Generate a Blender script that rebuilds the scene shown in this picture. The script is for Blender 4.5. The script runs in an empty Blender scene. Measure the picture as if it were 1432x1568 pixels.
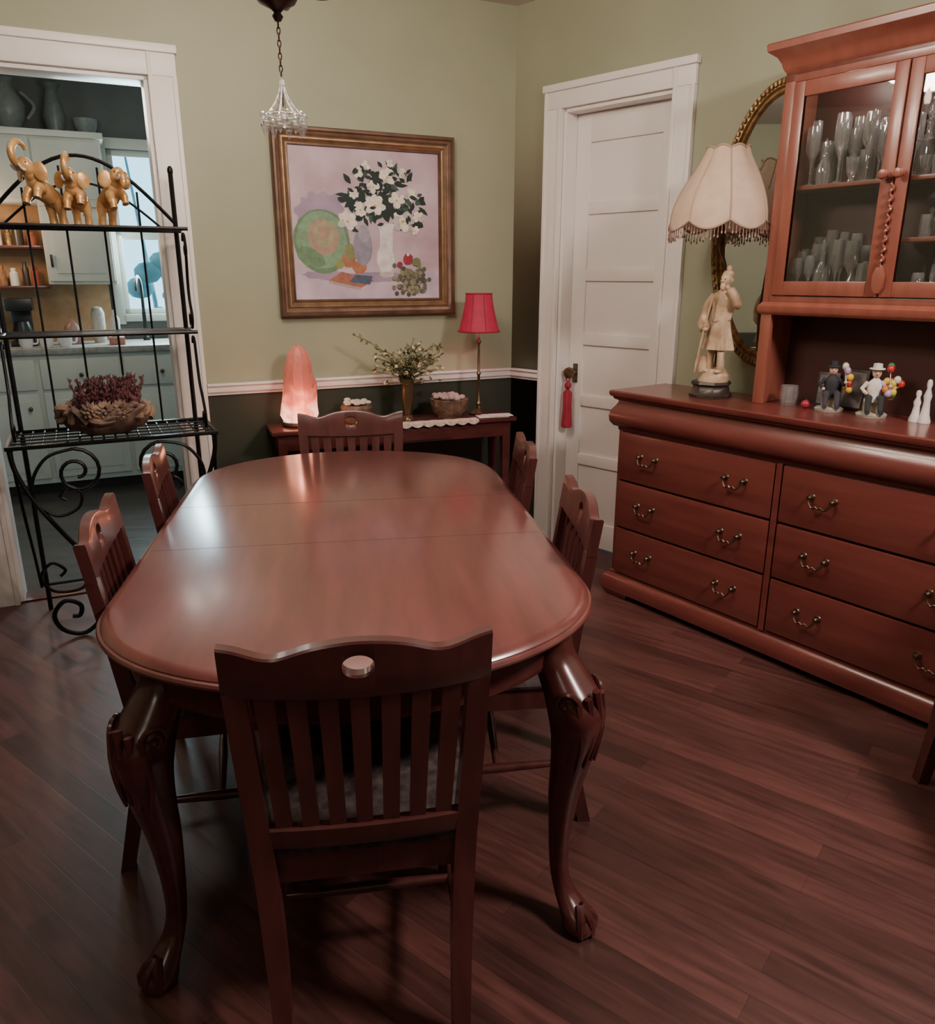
import bpy, bmesh, math, random
from mathutils import Vector, Matrix
random.seed(7)
S=bpy.context.scene
pi=math.pi
# ------------------------------------------------------------------ materials
def _new(name):
    m=bpy.data.materials.new(name); m.use_nodes=True
    nt=m.node_tree; nt.nodes.clear()
    out=nt.nodes.new('ShaderNodeOutputMaterial'); return m,nt,out
def pbr(name,col,rough=.5,metal=0,coat=0,col2=None,scale=8,stretch=(1,1,1),bump=0,emis=None,es=0,detail=4,rot=0,spec=.5,trans=0,cior=1.5,crough=.14):
    m,nt,out=_new(name); N=nt.nodes; L=nt.links
    b=N.new('ShaderNodeBsdfPrincipled'); L.new(b.outputs[0],out.inputs[0])
    b.inputs['Base Color'].default_value=(*col,1); b.inputs['Roughness'].default_value=rough
    b.inputs['Metallic'].default_value=metal; b.inputs['Coat Weight'].default_value=coat
    b.inputs['Coat Roughness'].default_value=crough; b.inputs['Coat IOR'].default_value=cior; b.inputs['Specular IOR Level'].default_value=spec
    b.inputs['Transmission Weight'].default_value=trans
    if emis: b.inputs['Emission Color'].default_value=(*emis,1); b.inputs['Emission Strength'].default_value=es
    if col2 or bump:
        tc=N.new('ShaderNodeTexCoord'); mp=N.new('ShaderNodeMapping'); L.new(tc.outputs['Object'],mp.inputs[0])
        mp.inputs['Scale'].default_value=stretch; mp.inputs['Rotation'].default_value=(0,0,rot)
        n=N.new('ShaderNodeTexNoise'); n.inputs['Scale'].default_value=scale; n.inputs['Detail'].default_value=detail
        L.new(mp.outputs[0],n.inputs[0])
        if col2:
            r=N.new('ShaderNodeValToRGB'); r.color_ramp.elements[0].position=.32; r.color_ramp.elements[1].position=.68
            r.color_ramp.elements[0].color=(*col,1); r.color_ramp.elements[1].color=(*col2,1)
            L.new(n.outputs[0],r.inputs[0]); L.new(r.outputs[0],b.inputs['Base Color'])
        if bump:
            bp=N.new('ShaderNodeBump'); bp.inputs['Strength'].default_value=bump; bp.inputs['Distance'].default_value=.01
            L.new(n.outputs[0],bp.inputs['Height']); L.new(bp.outputs[0],b.inputs['Normal'])
    return m
def glassy(name,tint=(1,1,1),base=.08,ior=1.5,rough=.02,body=.0,top=.9):
    m,nt,out=_new(name); N=nt.nodes; L=nt.links
    t=N.new('ShaderNodeBsdfTransparent'); t.inputs[0].default_value=(*tint,1)
    g=N.new('ShaderNodeBsdfGlossy'); g.inputs['Roughness'].default_value=rough
    lw=N.new('ShaderNodeLayerWeight'); lw.inputs[0].default_value=.35
    mr=N.new('ShaderNodeMapRange'); mr.inputs[3].default_value=base; mr.inputs[4].default_value=top
    L.new(lw.outputs['Facing'],mr.inputs[0])
    mx=N.new('ShaderNodeMixShader'); L.new(mr.outputs[0],mx.inputs[0]); L.new(t.outputs[0],mx.inputs[1]); L.new(g.outputs[0],mx.inputs[2])
    if body:
        d=N.new('ShaderNodeBsdfDiffuse'); d.inputs[0].default_value=(.95,.93,.9,1)
        m2=N.new('ShaderNodeMixShader'); m2.inputs[0].default_value=body; L.new(mx.outputs[0],m2.inputs[1]); L.new(d.outputs[0],m2.inputs[2]); L.new(m2.outputs[0],out.inputs[0])
    else: L.new(mx.outputs[0],out.inputs[0])
    return m
def floor_mat(name,ang,c1,c2,c3,rough=.33,row=.072,lowc=(.62,.58,.57)):
    m,nt,out=_new(name); N=nt.nodes; L=nt.links
    b=N.new('ShaderNodeBsdfPrincipled'); L.new(b.outputs[0],out.inputs[0])
    tc=N.new('ShaderNodeTexCoord'); mp=N.new('ShaderNodeMapping'); L.new(tc.outputs['Object'],mp.inputs[0]); mp.inputs['Rotation'].default_value=(0,0,ang)
    br=N.new('ShaderNodeTexBrick'); L.new(mp.outputs[0],br.inputs[0])
    br.inputs['Scale'].default_value=1; br.inputs['Brick Width'].default_value=.85; br.inputs['Row Height'].default_value=row
    br.inputs['Mortar Size'].default_value=.0008; br.inputs['Mortar Smooth'].default_value=.5; br.inputs['Bias'].default_value=-.1
    br.inputs['Color1'].default_value=(*c1,1); br.inputs['Color2'].default_value=(*c2,1); br.inputs['Mortar'].default_value=(c1[0]*.6,c1[1]*.6,c1[2]*.6,1)
    br.offset=.37
    mp2=N.new('ShaderNodeMapping'); L.new(mp.outputs[0],mp2.inputs[0]); mp2.inputs['Scale'].default_value=(2.2,22,1)
    n=N.new('ShaderNodeTexNoise'); n.inputs['Scale'].default_value=2.2; n.inputs['Detail'].default_value=6; n.inputs['Distortion'].default_value=.6; L.new(mp2.outputs[0],n.inputs[0])
    r=N.new('ShaderNodeValToRGB'); r.color_ramp.elements[0].position=.3; r.color_ramp.elements[1].position=.72
    r.color_ramp.elements[0].color=(*lowc,1); r.color_ramp.elements[1].color=(*c3,1); L.new(n.outputs[0],r.inputs[0])
    mx=N.new('ShaderNodeMix'); mx.data_type='RGBA'; mx.blend_type='MULTIPLY'; mx.inputs[0].default_value=.9
    L.new(br.outputs['Color'],mx.inputs[6]); L.new(r.outputs[0],mx.inputs[7]); L.new(mx.outputs[2],b.inputs['Base Color'])
    mr=N.new('ShaderNodeMapRange'); mr.inputs[3].default_value=rough-.06; mr.inputs[4].default_value=rough+.14; L.new(n.outputs[0],mr.inputs[0]); L.new(mr.outputs[0],b.inputs['Roughness'])
    bp=N.new('ShaderNodeBump'); bp.inputs['Strength'].default_value=.2; bp.inputs['Distance'].default_value=.002
    L.new(br.outputs['Fac'],bp.inputs['Height']); bp.invert=True; L.new(bp.outputs[0],b.inputs['Normal'])
    return m
M_green=pbr('wall_sage_paint',(.345,.36,.25),.55,col2=(.32,.335,.23),scale=3,bump=.03)
M_dark=pbr('wainscot_dark_green',(.026,.031,.020),.5,col2=(.034,.040,.026),scale=4)
M_white=pbr('trim_white_paint',(.84,.80,.77),.36,col2=(.81,.77,.74),scale=5)
M_ceil=pbr('ceiling_paint',(.62,.60,.56),.8,col2=(.58,.56,.52))
M_floor=floor_mat('floor_oak_planks',math.radians(38),(.066,.027,.024),(.125,.050,.044),(1.32,1.22,1.2),.38)
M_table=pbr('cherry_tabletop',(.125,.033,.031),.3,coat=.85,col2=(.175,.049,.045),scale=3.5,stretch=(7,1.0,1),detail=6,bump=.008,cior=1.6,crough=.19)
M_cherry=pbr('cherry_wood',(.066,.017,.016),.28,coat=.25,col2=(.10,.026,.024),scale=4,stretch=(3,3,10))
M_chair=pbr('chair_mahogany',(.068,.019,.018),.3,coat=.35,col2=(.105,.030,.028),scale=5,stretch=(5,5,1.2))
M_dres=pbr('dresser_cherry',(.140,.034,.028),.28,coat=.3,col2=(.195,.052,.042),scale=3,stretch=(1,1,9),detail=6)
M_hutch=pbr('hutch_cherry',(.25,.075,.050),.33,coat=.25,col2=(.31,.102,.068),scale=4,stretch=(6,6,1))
M_dgap=pbr('drawer_gap_dark',(.03,.008,.007),.6,col2=(.02,.006,.005))
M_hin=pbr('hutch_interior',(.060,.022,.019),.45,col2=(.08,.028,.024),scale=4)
M_iron=pbr('black_iron',(.012,.012,.013),.38,metal=.7,col2=(.02,.02,.022),scale=30)
M_brass=pbr('antique_brass',(.22,.15,.10),.35,metal=.9,col2=(.12,.08,.05),scale=30)
M_gold=pbr('gilded',(.42,.27,.12),.42,metal=.7,col2=(.18,.11,.05),scale=45,bump=.5)
M_frame=pbr('painting_frame_wood',(.17,.09,.05),.4,metal=.3,col2=(.09,.045,.027),scale=14,stretch=(1,1,1),bump=.2)
M_frameg=pbr('painting_frame_gold',(.34,.21,.11),.38,metal=.5,col2=(.22,.13,.07),scale=20)
M_glass=glassy('cabinet_glass',(.96,.97,.97),.04,top=.45)
M_crys=glassy('crystal_glass',(.94,.95,.96),.12,rough=.05,body=.085,top=1)
M_mirror=pbr('mirror_silver',(.82,.84,.84),.02,metal=1,col2=(.8,.82,.82))
M_cream=pbr('lampshade_cream',(.62,.46,.34),.7,col2=(.54,.40,.30),scale=25,emis=(.95,.62,.42),es=.05)
M_creamb=pbr('shade_piping',(.48,.34,.25),.6,col2=(.38,.27,.2))
M_bead=pbr('fringe_beads',(.25,.12,.10),.3,col2=(.50,.32,.27),scale=80)
M_ivory=pbr('ivory_resin',(.66,.49,.33),.42,col2=(.38,.25,.15),scale=22,bump=.3)
M_ebony=pbr('ebony',(.03,.022,.018),.35,col2=(.05,.035,.025))
M_red=pbr('red_shade',(.33,.010,.045),.6,col2=(.26,.008,.035),scale=30,emis=(.85,.04,.10),es=.16)
M_redg=pbr('red_shade_glow',(.9,.1,.15),.6,emis=(1,.25,.3),es=2.0,col2=(.8,.1,.12))
M_lace=pbr('lace_cream',(.70,.56,.49),.8,col2=(.46,.35,.30),scale=60,bump=.3)
M_shell=pbr('pale_shells',(.74,.66,.58),.6,col2=(.55,.46,.4),scale=60)
M_paper=pbr('paper',(.74,.70,.66),.7,col2=(.66,.62,.58),scale=10)
M_pot=pbr('carved_basket',(.20,.12,.075),.6,col2=(.08,.045,.03),scale=40,bump=.6)
M_vase=pbr('bronze_vase',(.16,.10,.05),.3,metal=.5,col2=(.08,.05,.03))
M_stem=pbr('dry_stem',(.12,.12,.055),.7,col2=(.08,.09,.04))
M_leaf=pbr('dried_leaf',(.13,.15,.065),.7,col2=(.26,.21,.10),scale=30)
M_fl=pbr('dried_flower',(.58,.44,.26),.7,col2=(.70,.56,.38),scale=30)
M_cone=pbr('pinecone_burgundy',(.13,.04,.045),.65,col2=(.07,.025,.026),scale=30,bump=.4)
M_drift=pbr('driftwood',(.30,.19,.13),.7,col2=(.08,.05,.04),scale=16,bump=.8)
M_eleph=pbr('elephant_gold_resin',(.78,.48,.21),.33,col2=(.48,.25,.09),scale=18,bump=.3,metal=.3)
M_seat=pbr('seat_tapestry',(.018,.010,.010),.8,col2=(.10,.075,.07),scale=30,bump=.3,detail=2)
M_tassel=pbr('red_tassel',(.36,.02,.05),.8,col2=(.25,.015,.03),scale=60)
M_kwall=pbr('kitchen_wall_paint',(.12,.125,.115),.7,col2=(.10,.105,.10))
M_kcab=pbr('kitchen_cabinet_paint',(.60,.60,.54),.45,col2=(.56,.56,.50))
M_ktop=pbr('kitchen_counter',(.38,.36,.33),.4,col2=(.25,.24,.22),scale=30)
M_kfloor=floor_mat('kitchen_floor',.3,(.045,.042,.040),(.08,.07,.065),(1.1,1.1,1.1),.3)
M_blk=pbr('black_plastic',(.012,.012,.013),.35,col2=(.02,.02,.02))
M_cup=pbr('ceramic_white',(.78,.76,.72),.3,col2=(.7,.68,.66))
M_tan=pbr('tan_backsplash',(.50,.29,.15),.6,col2=(.38,.21,.10),scale=12)
M_jar=pbr('spice_jar',(.25,.09,.04),.4,col2=(.4,.22,.1),scale=25)
M_bulb=pbr('bulb_glow',(1,.8,.6),.5,emis=(1,.78,.58),es=8,col2=(1,.78,.55))
M_winglass=glassy('window_glass',(.95,1,1),.03)
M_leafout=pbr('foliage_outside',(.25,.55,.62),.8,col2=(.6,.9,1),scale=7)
def salt():
    m,nt,out=_new('salt_crystal'); N=nt.nodes; L=nt.links
    b=N.new('ShaderNodeBsdfPrincipled'); L.new(b.outputs[0],out.inputs[0]); b.inputs['Roughness'].default_value=.45
    tc=N.new('ShaderNodeTexCoord'); sp=N.new('ShaderNodeSeparateXYZ'); L.new(tc.outputs['Object'],sp.inputs[0])
    n=N.new('ShaderNodeTexNoise'); n.inputs['Scale'].default_value=16; n.inputs['Detail'].default_value=5; L.new(tc.outputs['Object'],n.inputs[0])
    a=N.new('ShaderNodeMath'); a.operation='MULTIPLY_ADD'; a.inputs[1].default_value=.30; L.new(n.outputs[0],a.inputs[0]); L.new(sp.outputs[2],a.inputs[2])
    r=N.new('ShaderNodeValToRGB'); e=r.color_ramp.elements; e[0].position=.17; e[0].color=(1,.50,.32,1); e[1].position=.27; e[1].color=(.90,.17,.10,1)
    k=e.new(.40); k.color=(.52,.10,.065,1); k=e.new(.5); k.color=(.68,.17,.11,1); L.new(a.outputs[0],r.inputs[0])
    b.inputs['Base Color'].default_value=(.36,.11,.085,1)
    L.new(r.outputs[0],b.inputs['Emission Color'])
    mr=N.new('ShaderNodeMapRange'); mr.inputs[1].default_value=.15; mr.inputs[2].default_value=.34; mr.inputs[3].default_value=3.4; mr.inputs[4].default_value=.50
    L.new(a.outputs[0],mr.inputs[0]); L.new(mr.outputs[0],b.inputs['Emission Strength'])
    bp=N.new('ShaderNodeBump'); bp.inputs['Strength'].default_value=.6; bp.inputs['Distance'].default_value=.02; L.new(n.outputs[0],bp.inputs['Height']); L.new(bp.outputs[0],b.inputs['Normal'])
    return m
M_salt=salt()
_c={}
def flat(col,rough=.7):
    k=(col,rough)
    if k not in _c: _c[k]=pbr('paint_%d'%len(_c),col,rough,col2=tuple(x*.75 for x in col),scale=35)
    return _c[k]
# ------------------------------------------------------------------ builder
class G:
    def __init__(s): s.v=[];s.f=[];s.mi=[];s.mats=[];s.M=Matrix()
    def add(s,vs,fs,mat,M=None):
        o=len(s.v); MM=s.M@M if M is not None else s.M
        s.v+=[MM@Vector(v) for v in vs]; s.f+=[tuple(i+o for i in f) for f in fs]
        if mat not in s.mats: s.mats.append(mat)
        s.mi+=[s.mats.index(mat)]*len(fs)
    def box(s,lo,hi,mat,bev=.003,M=None):
        c=[(a+b)/2 for a,b in zip(lo,hi)]; d=[abs(b-a) for a,b in zip(lo,hi)]
        bm=bmesh.new(); bmesh.ops.create_cube(bm,size=1)
        for v in bm.verts: v.co=Vector((v.co.x*d[0]+c[0],v.co.y*d[1]+c[1],v.co.z*d[2]+c[2]))
        bev=min(bev,min(d)*.35)
        if bev>0: bmesh.ops.bevel(bm,geom=bm.edges[:],offset=bev,segments=2,affect='EDGES',profile=.6)
        bm.verts.index_update()
        s.add([v.co.copy() for v in bm.verts],[[v.index for v in f.verts] for f in bm.faces],mat,M); bm.free()
    def rings(s,rs,mat,M=None,caps=True,closed=False):
        n=len(rs[0]); vs=[p for r in rs for p in r]; fs=[]
        m=len(rs)
        for i in range(m if closed else m-1):
            a=i*n;b=((i+1)%m)*n
            for j in range(n):
                k=(j+1)%n; fs.append((a+j,a+k,b+k,b+j))
        if caps and not closed: fs.append(tuple(range(n))[::-1]); fs.append(tuple(range((m-1)*n,m*n)))
        s.add(vs,fs,mat,M)
    def lathe(s,prof,mat,c=(0,0,0),seg=24,M=None,fn=None):
        rs=[]
        for r,z in prof:
            ring=[]
            for j in range(seg):
                a=2*pi*j/seg; rr=max(r,1e-5)*(fn(a,z) if fn else 1)
                ring.append((c[0]+rr*math.cos(a),c[1]+rr*math.sin(a),c[2]+z))
            rs.append(ring)
        s.rings(rs,mat,M)
    def loft(s,secs,mat,seg=16,M=None,p=2.0):
        rs=[]
        for cx,cy,cz,rx,ry in secs:
            ring=[]
            for j in range(seg):
                a=2*pi*j/seg; ca,sa=math.cos(a),math.sin(a)
                ring.append((cx+rx*math.copysign(abs(ca)**(2/p),ca),cy+ry*math.copysign(abs(sa)**(2/p),sa),cz))
            rs.append(ring)
        s.rings(rs,mat,M)
    def rloft(s,secs,mat,M=None):
        s.rings([[(x-w/2,y-d/2,z),(x+w/2,y-d/2,z),(x+w/2,y+d/2,z),(x-w/2,y+d/2,z)] for x,y,z,w,d in secs],mat,M)
    def tube(s,path,r,mat,seg=8,M=None,closed=False):
        P=[Vector(p) for p in path]; n=len(P); R=r if isinstance(r,(list,tuple)) else [r]*n
        rs=[]; up=None
        for i in range(n):
            if closed: t=P[(i+1)%n]-P[i-1]
            else: t=P[min(i+1,n-1)]-P[max(i-1,0)]
            if t.length<1e-9: t=Vector((0,0,1))
            t.normalize()
            if up is None:
                up=Vector((0,0,1)) if abs(t.z)<.9 else Vector((1,0,0))
            up=(up-t*up.dot(t)); 
            if up.length<1e-6: up=t.orthogonal()
            up.normalize(); sd=t.cross(up)
            rs.append([P[i]+(up*math.cos(2*pi*j/seg)+sd*math.sin(2*pi*j/seg))*R[min(i,len(R)-1)] for j in range(seg)])
        s.rings(rs,mat,M,closed=closed)
    def ell(s,c,r,mat,M=None,u=14,v=9):
        rs=[]
        for i in range(v+1):
            ph=-pi/2+pi*i/v; cr=max(math.cos(ph),1e-5)
            rs.append([(c[0]+r[0]*cr*math.cos(2*pi*j/u),c[1]+r[1]*cr*math.sin(2*pi*j/u),c[2]+r[2]*math.sin(ph)) for j in range(u)])
        s.rings(rs,mat,M)
    def ribbon(s,xs,lo,hi,y,t,mat,M=None):
        rs=[]
        for x in xs:
            a,b=lo(x),hi(x); m=(a+b)/2; h=t/2; e=min(.004,(b-a)*.2)
            rs.append([(x,y(x,a)-h+.003,a),(x,y(x,a)+h-.003,a),(x,y(x,a)+h,a+e),(x,y(x,m)+h,m),(x,y(x,b)+h,b-e),(x,y(x,b)+h-.003,b),(x,y(x,b)-h+.003,b),(x,y(x,b)-h,b-e),(x,y(x,m)-h,m),(x,y(x,a)-h,a+e)])
        s.rings(rs,mat,M)
    def molding(s,x0,x1,y0,y1,prof,mat,M=None):
        vs=[];fs=[]
        for o,z in prof: vs+=[(x0-o,y1,z),(x0-o,y0-o,z),(x1+o,y0-o,z),(x1+o,y1,z)]
        n=len(prof)
        for i in range(n-1):
            for j in range(3): a=i*4+j; fs.append((a,a+1,a+5,a+4))
            a=i*4+3; fs.append((a,i*4,(i+1)*4,a+4))
        fs.append((0,1,2,3)); k=(n-1)*4; fs.append((k,k+1,k+2,k+3))
        s.add(vs,fs,mat,M)
    def poly(s,pts,mat,M=None): s.add(pts,[tuple(range(len(pts)))],mat,M)
    def build(s,name,F=None,center=True,ang=38,rec=True):
        me=bpy.data.meshes.new(name)
        V=s.v; off=Vector((0,0,0))
        if center:
            xs=[v.x for v in V];ys=[v.y for v in V];zs=[v.z for v in V]
            off=Vector(((min(xs)+max(xs))/2,(min(ys)+max(ys))/2,min(zs)))
        me.from_pydata([tuple(v-off) for v in V],[],s.f)
        for m in s.mats: me.materials.append(m)
        me.polygons.foreach_set('material_index',s.mi)
        bm=bmesh.new(); bm.from_mesh(me); bmesh.ops.remove_doubles(bm,verts=bm.verts[:],dist=2e-5)
        if rec: bmesh.ops.recalc_face_normals(bm,faces=bm.faces[:])
        bm.to_mesh(me); bm.free()
        me.polygons.foreach_set('use_smooth',[True]*len(me.polygons)); me.set_sharp_from_angle(angle=math.radians(ang))
        ob=bpy.data.objects.new(name,me); S.collection.objects.link(ob)
        FM=F if F is not None else Matrix()
        ob.matrix_world=FM@Matrix.Translation(off)
        return ob
def frame(x,y,deg,z=0): return Matrix.Translation((x,y,z))@Matrix.Rotation(math.radians(deg),4,'Z')
def crv(pts,n=8):
    P=[Vector(p) for p in pts]; out=[]
    for i in range(len(P)-1):
        a=P[max(i-1,0)];b=P[i];c=P[i+1];d=P[min(i+2,len(P)-1)]
        for k in range(n):
            t=k/n; out.append(.5*((2*b)+(c-a)*t+(2*a-5*b+4*c-d)*t*t+(3*b-a-3*c+d)*t**3))
    out.append(P[-1]); return out
FB=frame(.245,4.403,25.16)      # back wall: +x right, +y behind
FR=frame(.245,4.403,-45.28)     # right wall: +x toward viewer, +y behind
FD=frame(.655,3.46,-53.5)       # dresser
FT=frame(-.345,2.195,9)         # dining table
FC=frame(-.91,3.566,20)         # console
FK=frame(-1.749,2.917,25.9)     # baker's rack
# ------------------------------------------------------------------ room shell
CH=2.72
g=G()
def wallseg(g,x0,x1,z0,z1,y0=0,y1=.12,sp=.93):
    if z0<sp<z1:
        g.box((x0,y0,z0),(x1,y1,sp),M_dark,0); g.box((x0,y0,sp),(x1,y1,z1),M_green,0)
    else: g.box((x0,y0,z0),(x1,y1,z1),M_green if z0>=sp else M_dark,0)
wallseg(g,-3.6,-2.55,0,CH); wallseg(g,-1.755,.05,0,CH); wallseg(g,-2.55,-1.755,2.25,CH)
g.build('wall_back',FB)
g=G(); wallseg(g,0,.32,0,CH); wallseg(g,.93,7.95,0,CH); wallseg(g,.32,.93,2.22,CH); g.build('wall_right',FR)
g=G(); wallseg(g,-1.3,3.05,0,CH,0,.12); g.build('wall_left',frame(-2.95,0,90))
g=G(); wallseg(g,-3.05,5.95,0,CH,-.12,0); g.build('wall_front',frame(0,-1.2,0))
g=G(); g.box((-7,-1.5,-.1),(6.4,8.2,0),M_floor,0); g.build('floor',center=False)
g=G(); g.box((-7,-1.5,CH),(6.4,8.2,CH+.1),M_ceil,0); g.build('ceiling')
def casing(g,x0,x1,top,w=.115,y=-.022,depth=.14):
    for a,b in ((x0-w,x0),(x1,x1+w)):
        g.box((a,y,0),(b,0,top),M_white,.004); g.box((a,y-.006,0),(a+.018,y,top+w-.002),M_white,.003); g.box((b-.018,y-.006,0),(b,y,top+.0),M_white,.003)
    g.box((x0-w,y,top),(x1+w,0,top+w),M_white,.004)
    g.box((x0-w-.008,y-.014,top+w-.028),(x1+w+.008,0,top+w+.004),M_white,.005)
    g.box((x0-.001,0,0),(x0+.018,depth,top),M_white,.002); g.box((x1-.018,0,0),(x1+.001,depth,top),M_white,.002); g.box((x0,0,top-.018),(x1,depth,top+.001),M_white,.002)
g=G(); casing(g,-2.55,-1.755,2.25); g.build('trim_1',FB)
g=G(); casing(g,.32,.93,2.22,w=.105); g.build('trim_2',FR)
def rail(g,x0,x1):
    for i,(a,b,o) in enumerate(((.900,.915,.012),(.915,.945,.024),(.945,.957,.034))): g.box((x0,-o,a),(x1,0,b),M_white,.004)
g=G(); rail(g,-1.638,-.002); g.build('trim_3',FB)
g=G(); rail(g,.01,.213); g.build('trim_4',FR)
g=G(); g.box((-1.638,-.018,0),(-.005,0,.16),M_white,.005); g.build('baseboard_back',FB)
g=G(); g.box((1.04,-.018,0),(7.8,0,.16),M_white,.005); g.build('baseboard_right',FR)
# right door (6 horizontal panels)
g=G(); x0,x1=.339,.911; y=.085
g.box((x0,y+.012,.01),(x1,y+.04,2.2),M_white,.002)
g.box((x0,y,.01),(x0+.085,y+.014,2.2),M_white,.004); g.box((x1-.085,y,.01),(x1,y+.014,2.2),M_white,.004)
zr=[(.01,.15),(.46,.52),(.78,.84),(1.10,1.16),(1.42,1.48),(1.74,1.80),(2.07,2.2)]
for a,b in zr: g.box((x0+.08,y,a),(x1-.08,y+.014,b),M_white,.005)
g.lathe([(0,0),(.012,.002),(.011,.03),(.026,.04),(.031,.055),(.026,.07),(0,.076)],M_brass,M=Matrix.Translation((x0+.045,y,.955))@Matrix.Rotation(pi/2,4,'X'))
g.box((x0+.03,y-.003,.90),(x0+.06,y,1.0),M_brass,.004)
tx=x0+.045; ty=y-.05    # tassel hangs on the knob
g.tube([(tx,ty,.945),(tx-.012,ty-.012,.925),(tx,ty-.01,.90)],.004,M_tassel); g.tube([(tx,ty,.945),(tx+.012,ty-.012,.925),(tx,ty-.01,.90)],.004,M_tassel)
g.ell((tx,ty-.01,.89),(.019,.019,.02),M_tassel)
g.lathe([(.01,.87),(.022,.85),(.021,.77),(.027,.67),(.022,.665),(0,.666)],M_tassel,c=(tx,ty-.01,0),seg=20,fn=lambda a,z:1+.08*math.cos(10*a))
g.build('door_1',FR)
# ------------------------------------------------------------------ kitchen beyond
g=G(); W0,W1,WZ0,WZ1=-1.86,-1.1,1.17,2.30; KV=2.6
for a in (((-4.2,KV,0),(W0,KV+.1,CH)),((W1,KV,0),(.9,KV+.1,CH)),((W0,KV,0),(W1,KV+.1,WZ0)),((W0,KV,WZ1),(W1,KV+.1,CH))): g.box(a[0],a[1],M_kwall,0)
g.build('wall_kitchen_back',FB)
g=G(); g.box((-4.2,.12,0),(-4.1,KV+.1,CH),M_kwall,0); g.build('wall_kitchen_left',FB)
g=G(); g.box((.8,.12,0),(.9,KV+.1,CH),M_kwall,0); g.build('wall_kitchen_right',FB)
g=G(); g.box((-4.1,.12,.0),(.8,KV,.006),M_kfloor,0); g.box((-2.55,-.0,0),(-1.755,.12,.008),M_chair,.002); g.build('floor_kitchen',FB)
g=G()
for a,b in (((W0-.07,KV-.02,WZ0-.07),(W0,KV,WZ1+.07)),((W1,KV-.02,WZ0-.07),(W1+.07,KV,WZ1+.07)),((W0,KV-.02,WZ1),(W1,KV,WZ1+.07)),((W0,KV-.04,WZ0-.05),(W1,KV,WZ0))): g.box(a,b,M_kcab)
for a,b in (((W0,KV+.03,WZ0),(W0+.04,KV+.06,WZ1)),((W1-.04,KV+.03,WZ0),(W1,KV+.06,WZ1)),((W0,KV+.03,1.70),(W1,KV+.07,1.75)),((W0,KV+.03,WZ0),(W1,KV+.06,WZ0+.04)),((W0,KV+.03,WZ1-.04),(W1,KV+.06,WZ1)),((-1.49,KV+.035,WZ0),(-1.47,KV+.055,WZ1))): g.box(a,b,M_kcab)
g.box((W0,KV+.045,WZ0),(W1,KV+.048,WZ1),M_winglass,0)
g.build('window_1',FB)
g=G(); ka,kb=-3.5,-.9
g.box((ka,2.02,.08),(kb,KV-.002,.95),M_kcab,.004); g.box((ka,2.06,.007),(kb,KV-.002,.09),M_blk,0); g.box((ka,1.98,.95),(kb,KV-.002,.99),M_ktop,.006)
for i in range(5):
    xa=ka+.03+i*.51
    g.box((xa+.01,2.0,.72),(xa+.49,2.021,.92),M_kcab,.006); g.box((xa+.01,2.0,.12),(xa+.49,2.021,.70),M_kcab,.006)
    g.box((xa+.06,1.994,.17),(xa+.44,2.003,.65),M_kcab,.006); g.ell((xa+.25,1.985,.81),(.014,.014,.014),M_brass); g.ell((xa+.43,1.985,.6),(.014,.014,.014),M_brass)
g.build('kitchen_base_cabinet',FB)
KT=.991
g=G(); U0,U1=-2.32,-1.9; V=2.22
g.box((U0,V,1.39),(U1,KV-.002,2.32),M_kcab,.004); g.box((-3.4,V-.02,2.30),(U1+.02,KV-.002,2.34),M_kcab,.006)
for a,b in ((1.41,1.86),(1.88,2.28)):
    g.box((U0+.01,V-.02,a),(U1-.01,V,b),M_kcab,.005); g.box((U0+.06,V-.027,a+.05),(U1-.06,V-.018,b-.05),M_kcab,.006)
g.box((U0+.03,V-.035,1.5),(U0+.045,V-.02,1.58),M_blk,.004)
g.box((-3.4,V,1.90),(U0,KV-.002,2.31),M_kcab,.004)
for i in range(2): g.box((-3.3+i*.5,V-.02,1.93),(-2.85+i*.5,V,2.28),M_kcab,.006)
g.box((-3.4,2.35,1.62),(U0,KV-.002,1.64),M_chair,.003); g.box((-3.4,2.35,1.36),(U0,KV-.002,1.38),M_chair,.003); g.box((-3.4,KV-.02,KT),(-1.95,KV-.002,1.9),M_tan,0)
for z in (1.3805,1.6405):
    x=-3.0
    while x<-2.36:
        w=random.uniform(.02,.035); h=random.uniform(.08,.17); mt=random.choice([M_jar,M_cup,M_ebony,M_gold,flat((.4,.1,.06))])
        g.lathe([(0,0),(w,0),(w,h*.7),(w*.6,h*.8),(w*.62,h),(0,h)],mt,c=(x,2.45,z),seg=14); x+=w*2+.015
g.build('kitchen_wall_cabinet',FB)
g=G(); g.lathe([(0,0),(.06,0),(.10,.08),(.11,.16),(.06,.25),(.05,.28),(.07,.31),(0,.3)],flat((.16,.17,.16),.4),c=(-2.42,2.4,2.341)); g.tube(crv([(-2.31,2.4,2.42),(-2.26,2.4,2.5),(-2.33,2.4,2.58)]),.012,flat((.16,.17,.16),.4)); g.build('ceramic_pitcher',FB)
g=G(); g.lathe([(0,0),(.05,0),(.07,.1),(.05,.2),(.035,.26),(.06,.3),(0,.29)],flat((.12,.13,.12),.4),c=(-2.15,2.4,2.341)); g.build('ceramic_vase',FB)
g=G(); g.lathe([(0,0),(.04,0),(.07,.05),(.08,.1),(.07,.1),(0,.02)],flat((.2,.22,.21),.4),c=(-1.97,2.38,2.341)); g.build('ceramic_bowl',FB)
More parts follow.
